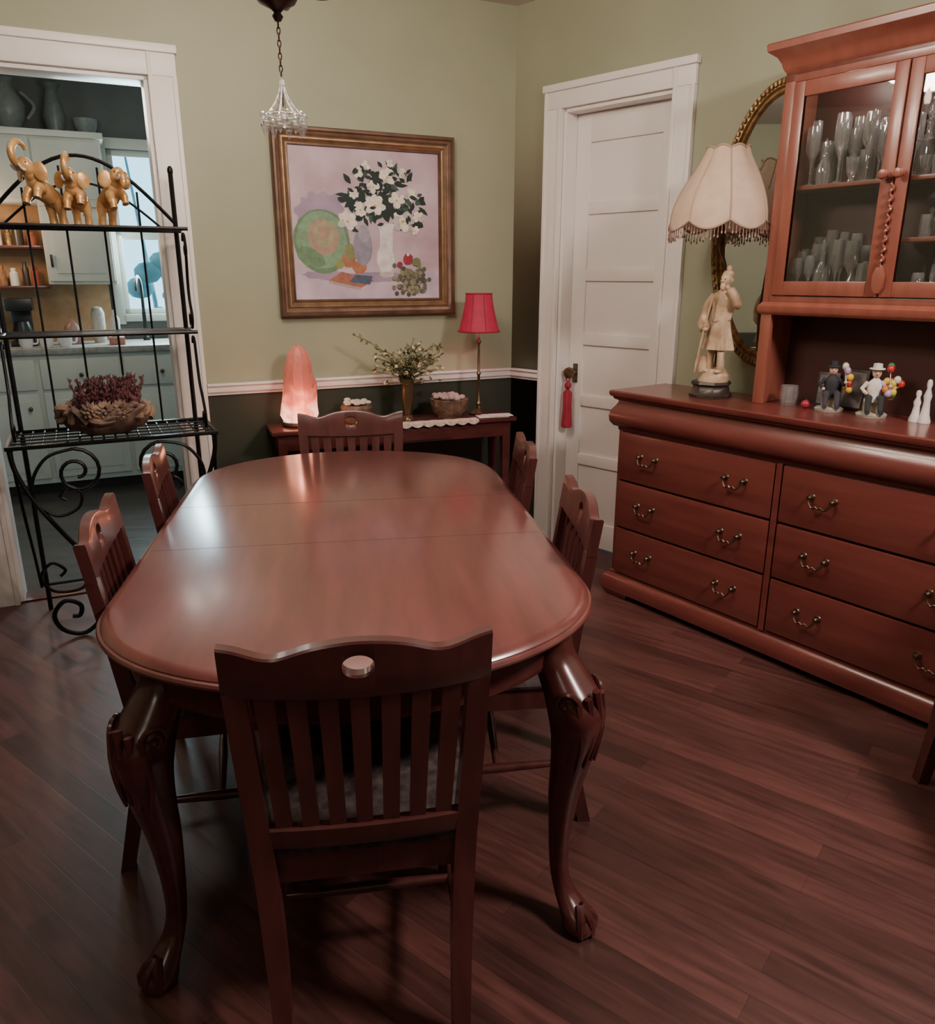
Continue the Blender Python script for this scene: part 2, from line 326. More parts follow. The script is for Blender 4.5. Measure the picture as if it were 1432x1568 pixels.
g=G(); g.box((-2.60,2.2,KT),(-2.44,2.40,KT+.03),M_blk,.005); g.box((-2.58,2.32,KT+.03),(-2.46,2.40,KT+.27),M_blk,.008); g.box((-2.60,2.2,KT+.23),(-2.44,2.40,KT+.31),M_blk,.01); g.lathe([(0,0),(.055,0),(.062,.07),(.045,.13),(0,.135)],M_blk,c=(-2.52,2.26,KT+.03)); g.build('coffee_maker',FB)
for i,x in enumerate((-2.50,-2.38,-2.27)):
    g=G(); g.lathe([(0,0),(.032,0),(.042,.03),(.044,.1),(.04,.1),(.036,.02),(0,.015)],M_cup,c=(x,2.07,KT)); g.tube(crv([(x+.04,2.07,KT+.08),(x+.07,2.07,KT+.075),(x+.065,2.07,KT+.03),(x+.04,2.07,KT+.025)],5),.006,M_cup); g.build('coffee_mug',FB)
g=G(); g.lathe([(0,0),(.05,0),(.065,.05),(.05,.12),(.025,.15),(.0,.17)],flat((.30,.16,.12),.4),c=(-2.22,2.3,KT)); g.build('cookie_jar',FB)
g=G(); g.lathe([(0,0),(.04,0),(.045,.2),(.03,.24),(.0,.25)],flat((.45,.42,.36),.4),c=(-2.05,2.35,KT)); g.build('canister',FB)
g=G(); g.box((-2.0,2.08,KT),(-1.9,2.2,KT+.05),flat((.5,.2,.16)),.006); g.lathe([(0,0),(.03,0),(.032,.12),(.012,.15),(.012,.18),(0,.18)],flat((.6,.62,.6),.3),c=(-1.95,2.14,KT+.05)); g.build('soap_bottle',FB)
g=G(); g.lathe([(0,0),(.025,0),(.022,.02),(.014,.03),(.013,.2),(0,.2)],M_blk,c=(-1.74,2.45,KT)); g.tube(crv([(-1.74,2.45,1.17),(-1.74,2.45,1.38),(-1.76,2.38,1.44),(-1.78,2.3,1.40),(-1.78,2.28,1.34)]),.011,M_blk); g.build('kitchen_faucet',FB)
g=G()
for i in range(60):
    x=random.uniform(-2.6,.2); z=random.uniform(.1,1.65); r=random.uniform(.05,.12); g.ell((x,3.7+random.uniform(0,.4),z),(r,r*.6,r*.8),M_leafout,u=8,v=5)
for i in range(7): x=-2.4+i*.4; g.tube([(x,3.9,0),(x+.05,3.9,1.2),(x-.08,3.9,2.6)],[.03,.02,.008],M_leafout,6)
g.build('garden_shrub',FB)
# ------------------------------------------------------------------ painting
g=G(); X0,X1,Z0,Z1=-1.266,-.36,1.257,2.10; fw=.078
def framering(g,X0,X1,Z0,Z1,prof,mat):
    vs=[];fs=[];n=len(prof)
    for i,o in prof: vs+=[(X0+i,-o,Z0+i),(X1-i,-o,Z0+i),(X1-i,-o,Z1-i),(X0+i,-o,Z1-i)]
    for k in range(n-1):
        for j in range(4): a=k*4+j;b=k*4+(j+1)%4; fs.append((a,b,b+4,a+4))
    g.add(vs,fs,mat)
framering(g,X0,X1,Z0,Z1,[(0,.001),(0,.035),(.006,.045),(.016,.046),(.022,.038),(.03,.036),(.04,.03)],M_frame)
framering(g,X0,X1,Z0,Z1,[(.04,.03),(.046,.034),(.052,.034),(.056,.028),(.066,.022)],M_frameg)
framering(g,X0,X1,Z0,Z1,[(.066,.022),(.07,.024),(.076,.024),(.08,.012)],M_frame)
cx0,cx1,cz0,cz1=X0+fw,X1-fw,Z0+fw,Z1-fw; cw=cx1-cx0; ch=cz1-cz0
M_canvas=pbr('canvas_lavender',(.42,.29,.34),.6,col2=(.60,.48,.54),scale=4.5,detail=5,bump=.05)
M_cl=pbr('canvas_cloth',(.44,.33,.44),.6,col2=(.64,.54,.62),scale=8)
M_cd=pbr('canvas_shadow',(.26,.20,.30),.6,col2=(.40,.29,.38),scale=7)
g.poly([(cx0,-.012,cz0),(cx1,-.012,cz0),(cx1,-.012,cz1),(cx0,-.012,cz1)],M_canvas)
lay=[0]
def blob(u,v,ru,rv,mat,rot=0,n=18,jit=.08):
    lay[0]+=1; y=-.0122-lay[0]*.000012; pts=[]
    for j in range(n):
        a=2*pi*j/n; k=1+random.uniform(-jit,jit); x=ru*math.cos(a)*k; z=rv*math.sin(a)*k
        xr=x*math.cos(rot)-z*math.sin(rot); zr_=x*math.sin(rot)+z*math.cos(rot)
        uu=min(max(u+xr,.004),.996); vv=min(max(v+zr_,.004),.996)
        pts.append((cx0+uu*cw,y,cz0+vv*ch))
    g.poly(pts,mat)
def leafp(u,v,l,w,rot,mat):
    lay[0]+=1; y=-.0122-lay[0]*.000012; pts=[]
    for t,s_ in ((0,0),(.25,.7),(.5,1),(.75,.65),(1,0),(.75,-.65),(.5,-1),(.25,-.7)):
        x=t*l; z=s_*w; pts.append((cx0+min(max(u+x*math.cos(rot)-z*math.sin(rot),.004),.996)*cw,y,cz0+min(max(v+x*math.sin(rot)+z*math.cos(rot),.004),.996)*ch))
    g.poly(pts,mat)
def quadp(pts,mat):
    lay[0]+=1; y=-.0122-lay[0]*.000012; g.poly([(cx0+u*cw,y,cz0+v*ch) for u,v in pts],mat)
quadp([(.004,.004),(.996,.004),(.996,.19),(.6,.23),(.25,.2),(.004,.22)],M_cl)
blob(.2,.55,.17,.16,M_cd,jit=.12,n=40); blob(.5,.15,.34,.035,M_cd,jit=.15,n=40); blob(.22,.17,.16,.03,M_cd,jit=.2,n=30)
cG1=flat((.15,.26,.15)); cG2=flat((.22,.35,.22)); cTan=flat((.40,.27,.20)); cLf=flat((.014,.030,.026)); cLf2=flat((.05,.09,.075)); cW=flat((.86,.79,.68)); cW2=flat((.56,.50,.48)); cY=flat((.62,.45,.18))
blob(.19,.39,.185,.215,cG1,.1,jit=.02,n=30); blob(.19,.40,.165,.19,cG2,.1,jit=.03,n=30); blob(.20,.42,.10,.12,cTan,.1,jit=.04,n=24); blob(.20,.44,.07,.09,flat((.36,.34,.21)),jit=.05); blob(.20,.45,.04,.05,cTan,jit=.1); blob(.12,.29,.10,.05,cG1,-.6)
quadp([(.22,.13),(.44,.08),(.53,.13),(.31,.19)],flat((.38,.15,.10))); quadp([(.22,.11),(.44,.06),(.44,.08),(.22,.13)],flat((.45,.38,.34))); quadp([(.36,.12),(.5,.1),(.52,.16),(.4,.17)],flat((.08,.11,.17)))
blob(.36,.27,.05,.05,flat((.38,.17,.09))); blob(.37,.33,.035,.055,flat((.22,.24,.10))); blob(.43,.22,.05,.045,flat((.44,.17,.09))); blob(.3,.24,.03,.03,flat((.28,.28,.10)))
blob(.46,.36,.065,.13,flat((.28,.26,.34)),jit=.02); blob(.47,.45,.04,.06,flat((.38,.35,.42)),jit=.02)
blob(.62,.27,.075,.115,cW2,jit=.02); blob(.615,.28,.06,.105,flat((.80,.76,.78)),jit=.02); quadp([(.575,.34),(.665,.34),(.67,.48),(.69,.52),(.56,.52),(.58,.46)],flat((.76,.72,.74))); blob(.62,.17,.05,.02,cW2)
for i in range(220):
    a=random.uniform(-.5,pi+.5); r=random.uniform(0,.23); u=.60+r*math.cos(a)*1.15; v=.61+r*math.sin(a)*1.2
    leafp(u,v,random.uniform(.04,.10),random.uniform(.012,.024),random.uniform(0,2*pi),random.choice([cLf,cLf,cLf,cLf2]))
for (u,v,s_) in ((.44,.85,.038),(.50,.90,.032),(.64,.83,.058),(.74,.86,.034),(.54,.76,.045),(.36,.53,.066),(.45,.61,.048),(.55,.64,.070),(.70,.68,.056),(.80,.72,.048),(.74,.54,.078),(.85,.57,.04),(.41,.71,.034),(.82,.48,.034),(.66,.92,.026)):
    for k in range(7):
        a=k*2*pi/7+random.random(); blob(u+s_*.5*math.cos(a),v+s_*.5*math.sin(a),s_*.55,s_*.38,random.choice([cW,cW,cW2]),a,n=10,jit=.12)
    blob(u,v,s_*.35,s_*.32,cW,n=10); blob(u,v-.004,s_*.16,s_*.14,cY,n=8)
for i in range(26): leafp(random.uniform(.40,.82),random.uniform(.50,.9),.05,.012,random.uniform(0,6.3),cLf)
for i in range(160):
    u=.80+random.gauss(0,.055); v=.14+random.gauss(0,.045); blob(u,max(v,.03),.015,.016,random.choice([flat((.11,.12,.07)),flat((.20,.20,.11)),flat((.08,.07,.06)),flat((.28,.26,.16))]),n=8,jit=.05)
blob(.77,.28,.035,.038,flat((.34,.025,.05))); blob(.71,.24,.02,.022,flat((.30,.04,.08))); blob(.83,.26,.03,.03,flat((.17,.20,.09))); blob(.77,.31,.01,.01,cW)
g.build('framed_painting',FB,ang=30,rec=False)
# ------------------------------------------------------------------ dining table
g=G(); HW=.55; HS=.55; ED=.42
def outline2(off,z):
    p=[];n=28
    for k in range(2*n+1):
        a=pi*k/(2*n); p.append(((HW+off)*math.cos(a),HS+(ED+off)*math.sin(a),z))
    for k in range(2*n+1):
        a=pi+pi*k/(2*n); p.append(((HW+off)*math.cos(a),-HS+(ED+off)*math.sin(a),z))
    return p
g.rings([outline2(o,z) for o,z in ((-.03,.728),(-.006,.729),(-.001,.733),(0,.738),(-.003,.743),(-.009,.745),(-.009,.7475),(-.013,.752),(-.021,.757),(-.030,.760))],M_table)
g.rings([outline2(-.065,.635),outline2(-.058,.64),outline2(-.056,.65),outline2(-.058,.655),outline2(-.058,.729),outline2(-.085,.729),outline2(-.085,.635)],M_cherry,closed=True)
for y in (-.2,.2): g.box((-.52,y-.0007,.7597),(.52,y+.0007,.7602),M_dgap,0)
for sx in (1,-1):
    for sy in (1,-1):
        ox,oy=.6,.8; bx,by=(.425 if sx>0 else .395),.742
        secs=[(-.012,.728,.043),(-.012,.70,.044),(-.004,.665,.046),(.02,.63,.053),(.045,.595,.060),(.058,.555,.061),(.058,.50,.053),(.048,.42,.043),(.036,.34,.035),(.030,.26,.028),(.028,.18,.023),(.032,.12,.021),(.044,.085,.023),(.064,.06,.030),(.082,.042,.037),(.090,.025,.040),(.090,.01,.037),(.088,0,.031)]
        P=crv([(o,z,r) for o,z,r in secs],4)
        rs=[]
        for o,z,r in P:
            cx=sx*(bx+o*ox); cy=sy*(by+o*oy*1.3)
            rs.append([(cx+r*math.cos(2*pi*j/20)*(1+.05*math.cos(8*pi*j/20)),cy+r*math.sin(2*pi*j/20)*(1+.05*math.cos(8*pi*j/20)),z) for j in range(20)])
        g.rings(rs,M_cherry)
        kx,ky=sx*(bx+.047*ox),sy*(by+.047*oy*1.3)
        A=math.atan2(sy*.8,sx*.6)
        for da in (-.75,-.38,0,.38,.75):
            a=A+da; pts=[]; rr=[]
            for k in range(9):
                t=k/8; z=.62-.17*t-.03*abs(da); R=.059+.009*math.sin(pi*t)-.006*t
                pts.append((kx+R*math.cos(a*1+.16*math.sin(3*t)),ky+R*math.sin(a+.16*math.sin(3*t)),z)); rr.append(.0095*(1-.65*t))
            g.tube(pts,rr,M_cherry,6)
        for da in (-1.15,1.15):
            a=A+da; c=Vector((kx+.056*math.cos(a),ky+.056*math.sin(a),.592)); tv=Vector((-math.sin(a),math.cos(a),0))
            pts=[c+tv*(.028*(1-k/26)*math.cos(k*.55))+Vector((0,0,.028*(1-k/26)*math.sin(k*.55))) for k in range(22)]
            g.tube(pts,.006,M_cherry,6)
        fx,fy=sx*(bx+.088*ox),sy*(by+.088*oy*1.3)
        for da in (-.8,0,.8):
            a=A+da
            g.tube([(fx+.002*math.cos(a),fy+.002*math.sin(a),.066),(fx+.022*math.cos(a),fy+.022*math.sin(a),.050),(fx+.034*math.cos(a),fy+.034*math.sin(a),.03),(fx+.036*math.cos(a),fy+.036*math.sin(a),.008)],[.010,.012,.0115,.008],M_cherry,8)
g.build('dining_table',FT)
# ------------------------------------------------------------------ chairs
def chair_mesh():
    g=G()
    def yb(z): return 0 if z<.43 else -(z-.43)/.46*.065
    def y(x,z): return yb(z)-.016*(1-(x/.22)**2)
    def hi(x):
        a=abs(x)/.222
        return .884+.010*math.exp(-(a/.33)**2)-.016*math.exp(-((a-.62)/.2)**2)+.006*max(0,a-.75)/.25
    def lo(x): return .796-.012*(1-(x/.222)**2)
    HX,HZr,HC=.026,.019,.848
    def sx(a,b,n=14): return [a+(b-a)*i/n for i in range(n+1)]
    g.ribbon(sx(-.222,-HX,16),lo,hi,y,.026,M_chair); g.ribbon(sx(HX,.222,16),lo,hi,y,.026,M_chair)
    hs=[HX*math.sin(-pi/2+pi*i/14) for i in range(15)]
    def ho(x): return HZr*math.sqrt(max(0,1-(x/HX)**2))
    g.ribbon(hs,lambda x:HC+ho(x),hi,y,.026,M_chair); g.ribbon(hs,lo,lambda x:HC-ho(x),y,.026,M_chair)
    for s_ in (1,-1):
        g.rloft([(s_*.166,-.075,0,.032,.034),(s_*.174,-.03,.2,.038,.038),(s_*.182,-.003,.36,.041,.042),(s_*.186,yb(.45),.45,.041,.040),(s_*.194,yb(.6),.6,.039,.032),(s_*.2025,yb(.8)-.001,.80,.037,.027)],M_chair)
        g.loft([(s_*.19,.375,0,.013,.013),(s_*.19,.375,.05,.014,.014),(s_*.19,.375,.25,.02,.02),(s_*.19,.375,.33,.023,.023),(s_*.19,.375,.345,.018,.018),(s_*.19,.375,.36,.024,.024),(s_*.19,.375,.415,.025,.025)],M_chair,14,p=2)
        g.tube([(s_*.19,.375,.17),(s_*.184,.17,.18),(s_*.176,-.03,.19)],[.008,.013,.008],M_chair,10)
    g.tube([(-.183,.17,.18),(0,.17,.18),(.183,.17,.18)],[.008,.013,.008],M_chair,10)
    g.ribbon(sx(-.182,.182,12),lambda x:.458,lambda x:.507,y,.024,M_chair)
    for i in range(7):
        xc=(i-3)*.0475; w=.0145
        rs=[]
        for z in (.497,.57,.65,.73,.795):
            ww=w*(1+.12*(z-.5)/.3); xx=xc*(1+.10*(z-.5)/.3); yy=y(xx,z)
            rs.append([(xx-ww,yy-.006,z),(xx+ww,yy-.006,z),(xx+ww,yy+.006,z),(xx-ww,yy+.006,z)])
        g.rings(rs,M_chair)
    g.rings([[(-.19,-.0,z),(.19,0,z),(.218,.40,z),(-.218,.40,z)] for z in (.365,.425)],M_chair)
    g.rings([[(-(.185+o),.005-o,z),(.185+o,.005-o,z),(.213+o,.395+o,z),(-(.213+o),.395+o,z)] for o,z in ((0,.424),(.012,.428),(.014,.436),(.008,.447),(-.015,.456),(-.06,.460))],M_seat)
    return g
chm=chair_mesh().build('dining_chair',None,center=False)
me=chm.data
def put(F,x,y,deg,o=None):
    if o is None: o=bpy.data.objects.new('dining_chair',me); S.collection.objects.link(o)
    o.matrix_world=F@Matrix.Translation((x,y,0))@Matrix.Rotation(math.radians(deg),4,'Z')
put(FT,0,-.995,0,chm)
put(FT,0.02,1.06,180)
put(FT,-.548,-.29,-83); put(FT,-.555,.36,-83)
put(FT,.548,-.29,83); put(FT,.548,.37,83)
put(Matrix(),1.525,1.925,180)
# ------------------------------------------------------------------ dresser
g=G(); DL=1.66; DY=.365
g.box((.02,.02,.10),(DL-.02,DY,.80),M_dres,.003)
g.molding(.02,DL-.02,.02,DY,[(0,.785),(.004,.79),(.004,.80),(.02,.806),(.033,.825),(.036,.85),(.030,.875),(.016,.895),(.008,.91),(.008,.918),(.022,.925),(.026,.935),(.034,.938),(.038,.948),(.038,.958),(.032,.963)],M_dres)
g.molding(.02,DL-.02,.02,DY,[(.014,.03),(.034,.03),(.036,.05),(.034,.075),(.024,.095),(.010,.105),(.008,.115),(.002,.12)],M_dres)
for x in (.0,DL-.14): g.rloft([(x+.07,.06,0,.12,.12),(x+.07,.05,.03,.16,.13)],M_dres); g.rloft([(x+.07,.30,0,.12,.10),(x+.07,.30,.03,.16,.12)],M_dres)
def bail(g,x,z,y,w=.085):
    for s_ in (1,-1):
        g.lathe([(0,0),(.014,0),(.012,.004),(.006,.006),(.005,.016),(.009,.02),(.006,.026),(0,.027)],M_brass,seg=12,M=Matrix.Translation((x+s_*w/2,y,z))@Matrix.Rotation(pi/2,4,'X'))
    P=crv([(x-w/2,y-.02,z),(x-w/2+.004,y-.024,z-.018),(x-w*.28,y-.027,z-.032),(x-w*.12,y-.027,z-.026),(x,y-.028,z-.031),(x+w*.12,y-.027,z-.026),(x+w*.28,y-.027,z-.032),(x+w/2-.004,y-.024,z-.018),(x+w/2,y-.02,z)],4)
    g.tube(P,.0038,M_brass,8)
for bx0,bx1 in ((.045,.815),(.845,1.615)):
    g.box((bx0-.004,.0195,.115),(bx1+.004,.021,.785),M_dgap,0)
    for a,b in ((.567,.782),(.346,.557),(.122,.336)):
        g.box((bx0+.002,.002,a),(bx1-.002,.02,b),M_dres,.005)
        for fx in (.215,.785): bail(g,bx0+(bx1-bx0)*fx,(a+b)/2+.015,.002)
g.rloft([(.83,.012,.115,.022,.02),(.83,.012,.785,.022,.02)],M_dres)
g.build('dresser',FD)
# ------------------------------------------------------------------ hutch (glassware on its shelves)
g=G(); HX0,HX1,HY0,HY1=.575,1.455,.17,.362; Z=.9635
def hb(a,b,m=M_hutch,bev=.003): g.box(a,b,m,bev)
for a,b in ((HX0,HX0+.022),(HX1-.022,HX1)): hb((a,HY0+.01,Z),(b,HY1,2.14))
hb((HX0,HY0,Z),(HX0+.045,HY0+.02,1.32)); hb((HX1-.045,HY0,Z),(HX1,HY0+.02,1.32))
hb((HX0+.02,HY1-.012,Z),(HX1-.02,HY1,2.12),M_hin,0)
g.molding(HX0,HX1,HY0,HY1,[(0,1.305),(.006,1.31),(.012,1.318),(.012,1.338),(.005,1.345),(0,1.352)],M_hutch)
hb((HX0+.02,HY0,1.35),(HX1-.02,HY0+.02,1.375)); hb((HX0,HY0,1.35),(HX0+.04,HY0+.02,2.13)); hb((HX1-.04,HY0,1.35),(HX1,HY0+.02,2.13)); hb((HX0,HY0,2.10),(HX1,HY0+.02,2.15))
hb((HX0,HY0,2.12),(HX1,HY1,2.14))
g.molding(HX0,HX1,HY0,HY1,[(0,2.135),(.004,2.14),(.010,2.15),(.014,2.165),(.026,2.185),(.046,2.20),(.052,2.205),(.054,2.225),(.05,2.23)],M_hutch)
mid=(HX0+HX1)/2
for z in (1.745,): hb((HX0+.022,HY0+.03,z),(HX1-.022,HY1-.01,z+.014),M_hutch,.002)
hb((mid,HY0+.03,1.555),(HX1-.022,HY1-.01,1.569),M_hutch,.002)
for a,b in ((HX0+.042,mid-.003),(mid+.003,HX1-.042)):
    y0,y1=HY0-.008,HY0+.012; z0,z1=1.378,2.098; w=.042
    hb((a,y0,z0),(a+w,y1,z1)); hb((b-w,y0,z0),(b,y1,z1)); hb((a+w,y0,z1-.05),(b-w,y1,z1)); hb((a+w,y0,z0),(b-w,y1,z0+.05))
    g.box((a+w-.002,y0+.008,z0+.048),(b-w+.002,y0+.011,z1-.048),M_glass,0)
for x in (mid-.025,mid+.025):
    g.lathe([(0,0),(.008,0),(.007,.012),(.015,.022),(.017,.03),(.013,.038),(0,.041)],M_hutch,seg=16,M=Matrix.Translation((x,HY0-.008,1.765))@Matrix.Rotation(pi/2,4,'X'))
P=[(mid+.006*math.cos(k*.9),HY0-.014+.004*math.sin(k*.9),1.47+k*.0045) for k in range(60)]
g.tube(P,.005,M_hutch,6)
g.rloft([(mid,HY0-.012,1.39,.012,.014),(mid,HY0-.014,1.41,.034,.016),(mid,HY0-.014,1.45,.038,.018),(mid,HY0-.013,1.475,.02,.014)],M_hutch)
def goblet(x,y,z,h,r,st=.42):
    g.lathe([(0,0),(r*.8,.001),(r*.75,.004),(r*.14,.01),(r*.12,h*st*.5),(r*.22,h*st*.6),(r*.12,h*st*.7),(r*.3,h*st),(r*.95,h*(st+.18)),(r,h*.85),(r*.9,h),(r*.84,h),(r*.92,h*.8),(r*.3,h*(st+.08)),(0,h*(st+.05))],M_crys,c=(x,y,z),seg=20,fn=lambda a,zz:1+.07*math.cos(10*a)*(h*.45<zz<h*.85))
def tumbler(x,y,z,h,r):
    g.lathe([(0,0),(r*.85,0),(r*.88,h*.05),(r,h*.5),(r,h),(r*.93,h),(r*.8,h*.15),(0,h*.12)],M_crys,c=(x,y,z),seg=20,fn=lambda a,zz:1+.07*math.cos(10*a)*(zz<h*.7))
def decanter(x,y,z,h,r):
    g.lathe([(0,0),(r*.9,0),(r,h*.2),(r*.9,h*.42),(r*.3,h*.58),(r*.28,h*.72),(r*.45,h*.76),(r*.2,h*.78),(r*.38,h*.88),(0,h)],M_crys,c=(x,y,z),seg=20,fn=lambda a,zz:1+.08*math.cos(10*a))
def bowl(x,y,z,h,r):
    g.lathe([(0,0),(r*.5,0),(r*.3,h*.15),(r*.7,h*.4),(r,h),(r*.93,h),(r*.6,h*.45),(0,h*.3)],M_crys,c=(x,y,z),seg=24,fn=lambda a,zz:1+.07*math.cos(12*a))
for xa,xb,zs,zh in ((HX0,mid,1.376,.27),(mid,HX1,1.376,.16),(mid,HX1,1.570,.16),(HX0,HX1,1.760,.29)):
    for row,yy in enumerate((.328,.283,.24)):
        x=xa+.045+row*.012
        while x<xb-.04:
            r=random.uniform(.018,.026); h=random.uniform(.6,.98)*zh*(1 if row<1 else .8)
            k=random.random()
            if k<.5: goblet(x+r,yy,zs,h,r)
            elif k<.7: tumbler(x+r,yy,zs,h*.65,r)
            elif k<.82 : bowl(x+r,yy,zs,h*.4,r*1.1)
            else: decanter(x+r,yy,zs,h,r)
            x+=2*r+random.uniform(.002,.008)
g.build('hutch_cabinet',FD)
g=G(); tumbler(.69,.24,.9635,.075,.032); g.build('crystal_tumbler',FD)
for x,yy,w,h,a in ((.80,.33,.085,.13,6),(.90,.33,.105,.15,-8)):
    g=G(); g.M=Matrix.Translation((x,yy-.02,.9640))@Matrix.Rotation(math.radians(a),4,'Z')@Matrix.Rotation(math.radians(-8),4,'X')
    g.box((-w/2,-.004,0),(w/2,.004,h),M_ebony,.003); g.box((-w/2+.010,-.0055,.010),(w/2-.010,-.004,h-.010),pbr('photo_print',(.10,.09,.10),.3,col2=(.30,.27,.27),scale=22),0); g.box((-.004,.004,0),(.004,.03,.004),M_ebony,0)
    g.build('photo_frame',FD)
def figurine(x,yy,seated,coat,pants,balls,h=.17):
    g=G(); g.M=Matrix.Translation((x,yy,.9635))@Matrix.Rotation(math.radians(35),4,'Z')@Matrix.Scale(h/.17,4)
    sk=flat((.75,.5,.38)); 
    g.lathe([(0,0),(.04,0),(.042,.008),(.036,.012),(0,.013)],flat((.45,.42,.36)),seg=20)
    zt=.05 if seated else .08
    if seated:
        g.box((-.022,.0,.012),(.022,.03,.05),flat((.4,.3,.2)),.004)
        for s_ in (1,-1): g.tube([(s_*.012,.01,.055),(s_*.016,-.025,.056),(s_*.017,-.03,.02),(s_*.018,-.045,.017)],[.011,.010,.007,.007],pants,10)
    else:
        for s_ in (1,-1): g.tube([(s_*.010,0,.085),(s_*.013,-.004,.05),(s_*.014,0,.018),(s_*.016,-.016,.016)],[.012,.009,.007,.007],pants,10)
    g.loft([(0,.004,zt-.008,.024,.018),(0,.003,zt+.02,.021,.016),(0,0,zt+.045,.023,.016),(0,0,zt+.056,.012,.01),(0,0,zt+.062,.006,.006)],coat,14)
    g.ell((0,-.002,zt+.075),(.012,.013,.015),sk); g.ell((0,-.016,zt+.074),(.003,.004,.003),sk)
    for s_ in (1,-1): g.ell((s_*.005,-.0135,zt+.078),(.0016,.0012,.0018),M_ebony,u=6,v=4)
    g.ell((0,.003,zt+.081),(.0135,.0135,.012),flat((.5,.45,.4))); g.lathe([(.022,0),(.021,.003),(.013,.004),(.012,.016),(0,.018)],coat,c=(0,0,zt+.086),seg=14)
    g.tube([(.02,0,zt+.048),(.034,-.008,zt+.03),(.034,-.026,zt+.04)],[.007,.006,.005],coat,8); g.ell((.034,-.03,zt+.042),(.005,.005,.005),sk)
    g.tube([(-.02,0,zt+.048),(-.034,-.004,zt+.03),(-.026,-.024,zt+.02)],[.007,.006,.005],coat,8); g.ell((-.025,-.027,zt+.02),(.005,.005,.005),sk)
    cols=[(.6,.04,.04),(.75,.55,.05),(.08,.3,.12),(.7,.25,.05),(.55,.4,.7),(.8,.75,.6)]
    for i in range(balls):
        a=random.uniform(0,6.3); r=random.uniform(.0,.024); bx,by,bz=.040+r*math.cos(a),-.012+.6*r*math.sin(a),zt+.04+random.uniform(-.03,.055)
        g.ell((bx,by,bz),(.010,.010,.0115),flat(cols[i%6],.25),u=10,v=7)
        g.tube([(.034,-.03,zt+.04),(bx,by,bz-.010)],.0008,M_paper,4)
    g.build('balloon_seller_figurine',FD)
figurine(.86,.235,True,flat((.025,.025,.035)),flat((.06,.055,.07)),9,.205); figurine(1.02,.235,True,flat((.8,.76,.68)),flat((.03,.04,.04)),17,.21)
g=G(); g.ell((.78,.21,.9635+.016),(.016,.016,.016),flat((.4,.03,.06),.3)); g.tube([(.78,.21,.99),(.783,.209,1.0)],.0015,M_stem,5); g.build('glass_apple',FD)
g=G()
for x,h in ((1.165,.11),(1.195,.15)):
    g.lathe([(0,0),(.020,0),(.021,.006),(.014,.03),(.010,h*.5),(.013,h*.62),(.006,h*.78),(.009,h*.88),(.007,h*.97),(0,h)],M_cup,c=(x,.25,.9635),seg=14)
g.build('porcelain_figurine',FD)
g=G(); g.lathe([(0,0),(.03,0),(.045,.06),(.04,.12),(.015,.18),(.013,.25),(.02,.27),(0,.27)],flat((.22,.03,.03),.3),c=(1.06,.25,2.2305)); g.build('bottle_vase',FD)
g=G(); g.lathe([(0,0),(.04,0),(.07,.05),(.06,.1),(.03,.13),(.04,.15),(0,.15)],flat((.10,.2,.10),.3),c=(1.20,.26,2.2305)); g.build('green_vase',FD)
# ------------------------------------------------------------------ oval mirror on wall
g=G(); mx,mz,ra,rb=1.45,1.63,.27,.55; n=64
def ov(r1,r2,y): return [(mx+r1*math.cos(2*pi*k/n),y,mz+r2*math.sin(2*pi*k/n)) for k in range(n)]
g.rings([ov(ra+.0,rb+.0,-.004),ov(ra+.006,rb+.006,-.03),ov(ra-.008,rb-.008,-.044),ov(ra-.025,rb-.025,-.04),ov(ra-.033,rb-.033,-.03),ov(ra-.045,rb-.045,-.034),ov(ra-.055,rb-.055,-.022)],M_gold,caps=False)
g.poly(ov(ra-.05,rb-.05,-.022),M_mirror)
for k in range(100):
    a=2*pi*k/100; g.ell((mx+(ra-.012)*math.cos(a),-.044,mz+(rb-.012)*math.sin(a)),(.010,.008,.012),M_gold,u=6,v=4)
g.build('gilded_oval_mirror',FR)
# ------------------------------------------------------------------ figurine table lamp
g=G(); LM=Matrix.Translation((.36,.165,.9635)); g.M=LM@Matrix.Translation((.012,0.01,0))
g.loft([(0,0,0,.085,.085),(0,0,.012,.088,.088),(0,0,.02,.078,.078),(0,0,.045,.072,.072),(0,0,.055,.082,.082),(0,0,.065,.078,.078)],M_ebony,8)
LM2=LM@Matrix.Translation((.028,.01,.064))@Matrix.Scale(1.04,4)@Matrix.Translation((0,0,-.064)); g.M=LM2
g.loft([(-.01,0,.064,.062,.055),(.0,0,.09,.055,.05),(-.005,0,.115,.04,.038)],M_ivory,12)
g.tube(crv([(-.02,-.005,.10),(-.024,-.012,.15),(-.018,-.006,.20),(-.012,0,.25)],4),[.016]*4+[.014]*3+[.017]*3+[.022]*3,M_ivory,12)
g.tube(crv([(.03,-.012,.10),(.034,-.022,.16),(.022,-.01,.21),(.012,0,.25)],4),[.015]*4+[.014]*3+[.018]*3+[.022]*3,M_ivory,12)
for x in (-.02,.03): g.ell((x,-.022,.107),(.013,.026,.009),M_ivory)
rs=[]
for z,rx,ry,cx,w in ((.19,.062,.045,.004,.16),(.22,.056,.042,.004,.12),(.26,.046,.036,.004,.08),(.30,.038,.03,.006,.04),(.335,.042,.031,.009,.05),(.37,.046,.032,.012,.05),(.40,.045,.028,.014,.03),(.415,.026,.02,.015,.0),(.425,.014,.014,.016,0)):
    rs.append([(cx+rx*math.cos(2*pi*j/28)*(1+w*math.cos(7*2*pi*j/28)),ry*math.sin(2*pi*j/28)*(1+w*math.cos(7*2*pi*j/28)),z) for j in range(28)])
g.rings(rs,M_ivory)
g.tube([(-.04,-.0,.305),(0,-.034,.30),(.046,0,.305)],.006,M_creamb,8)
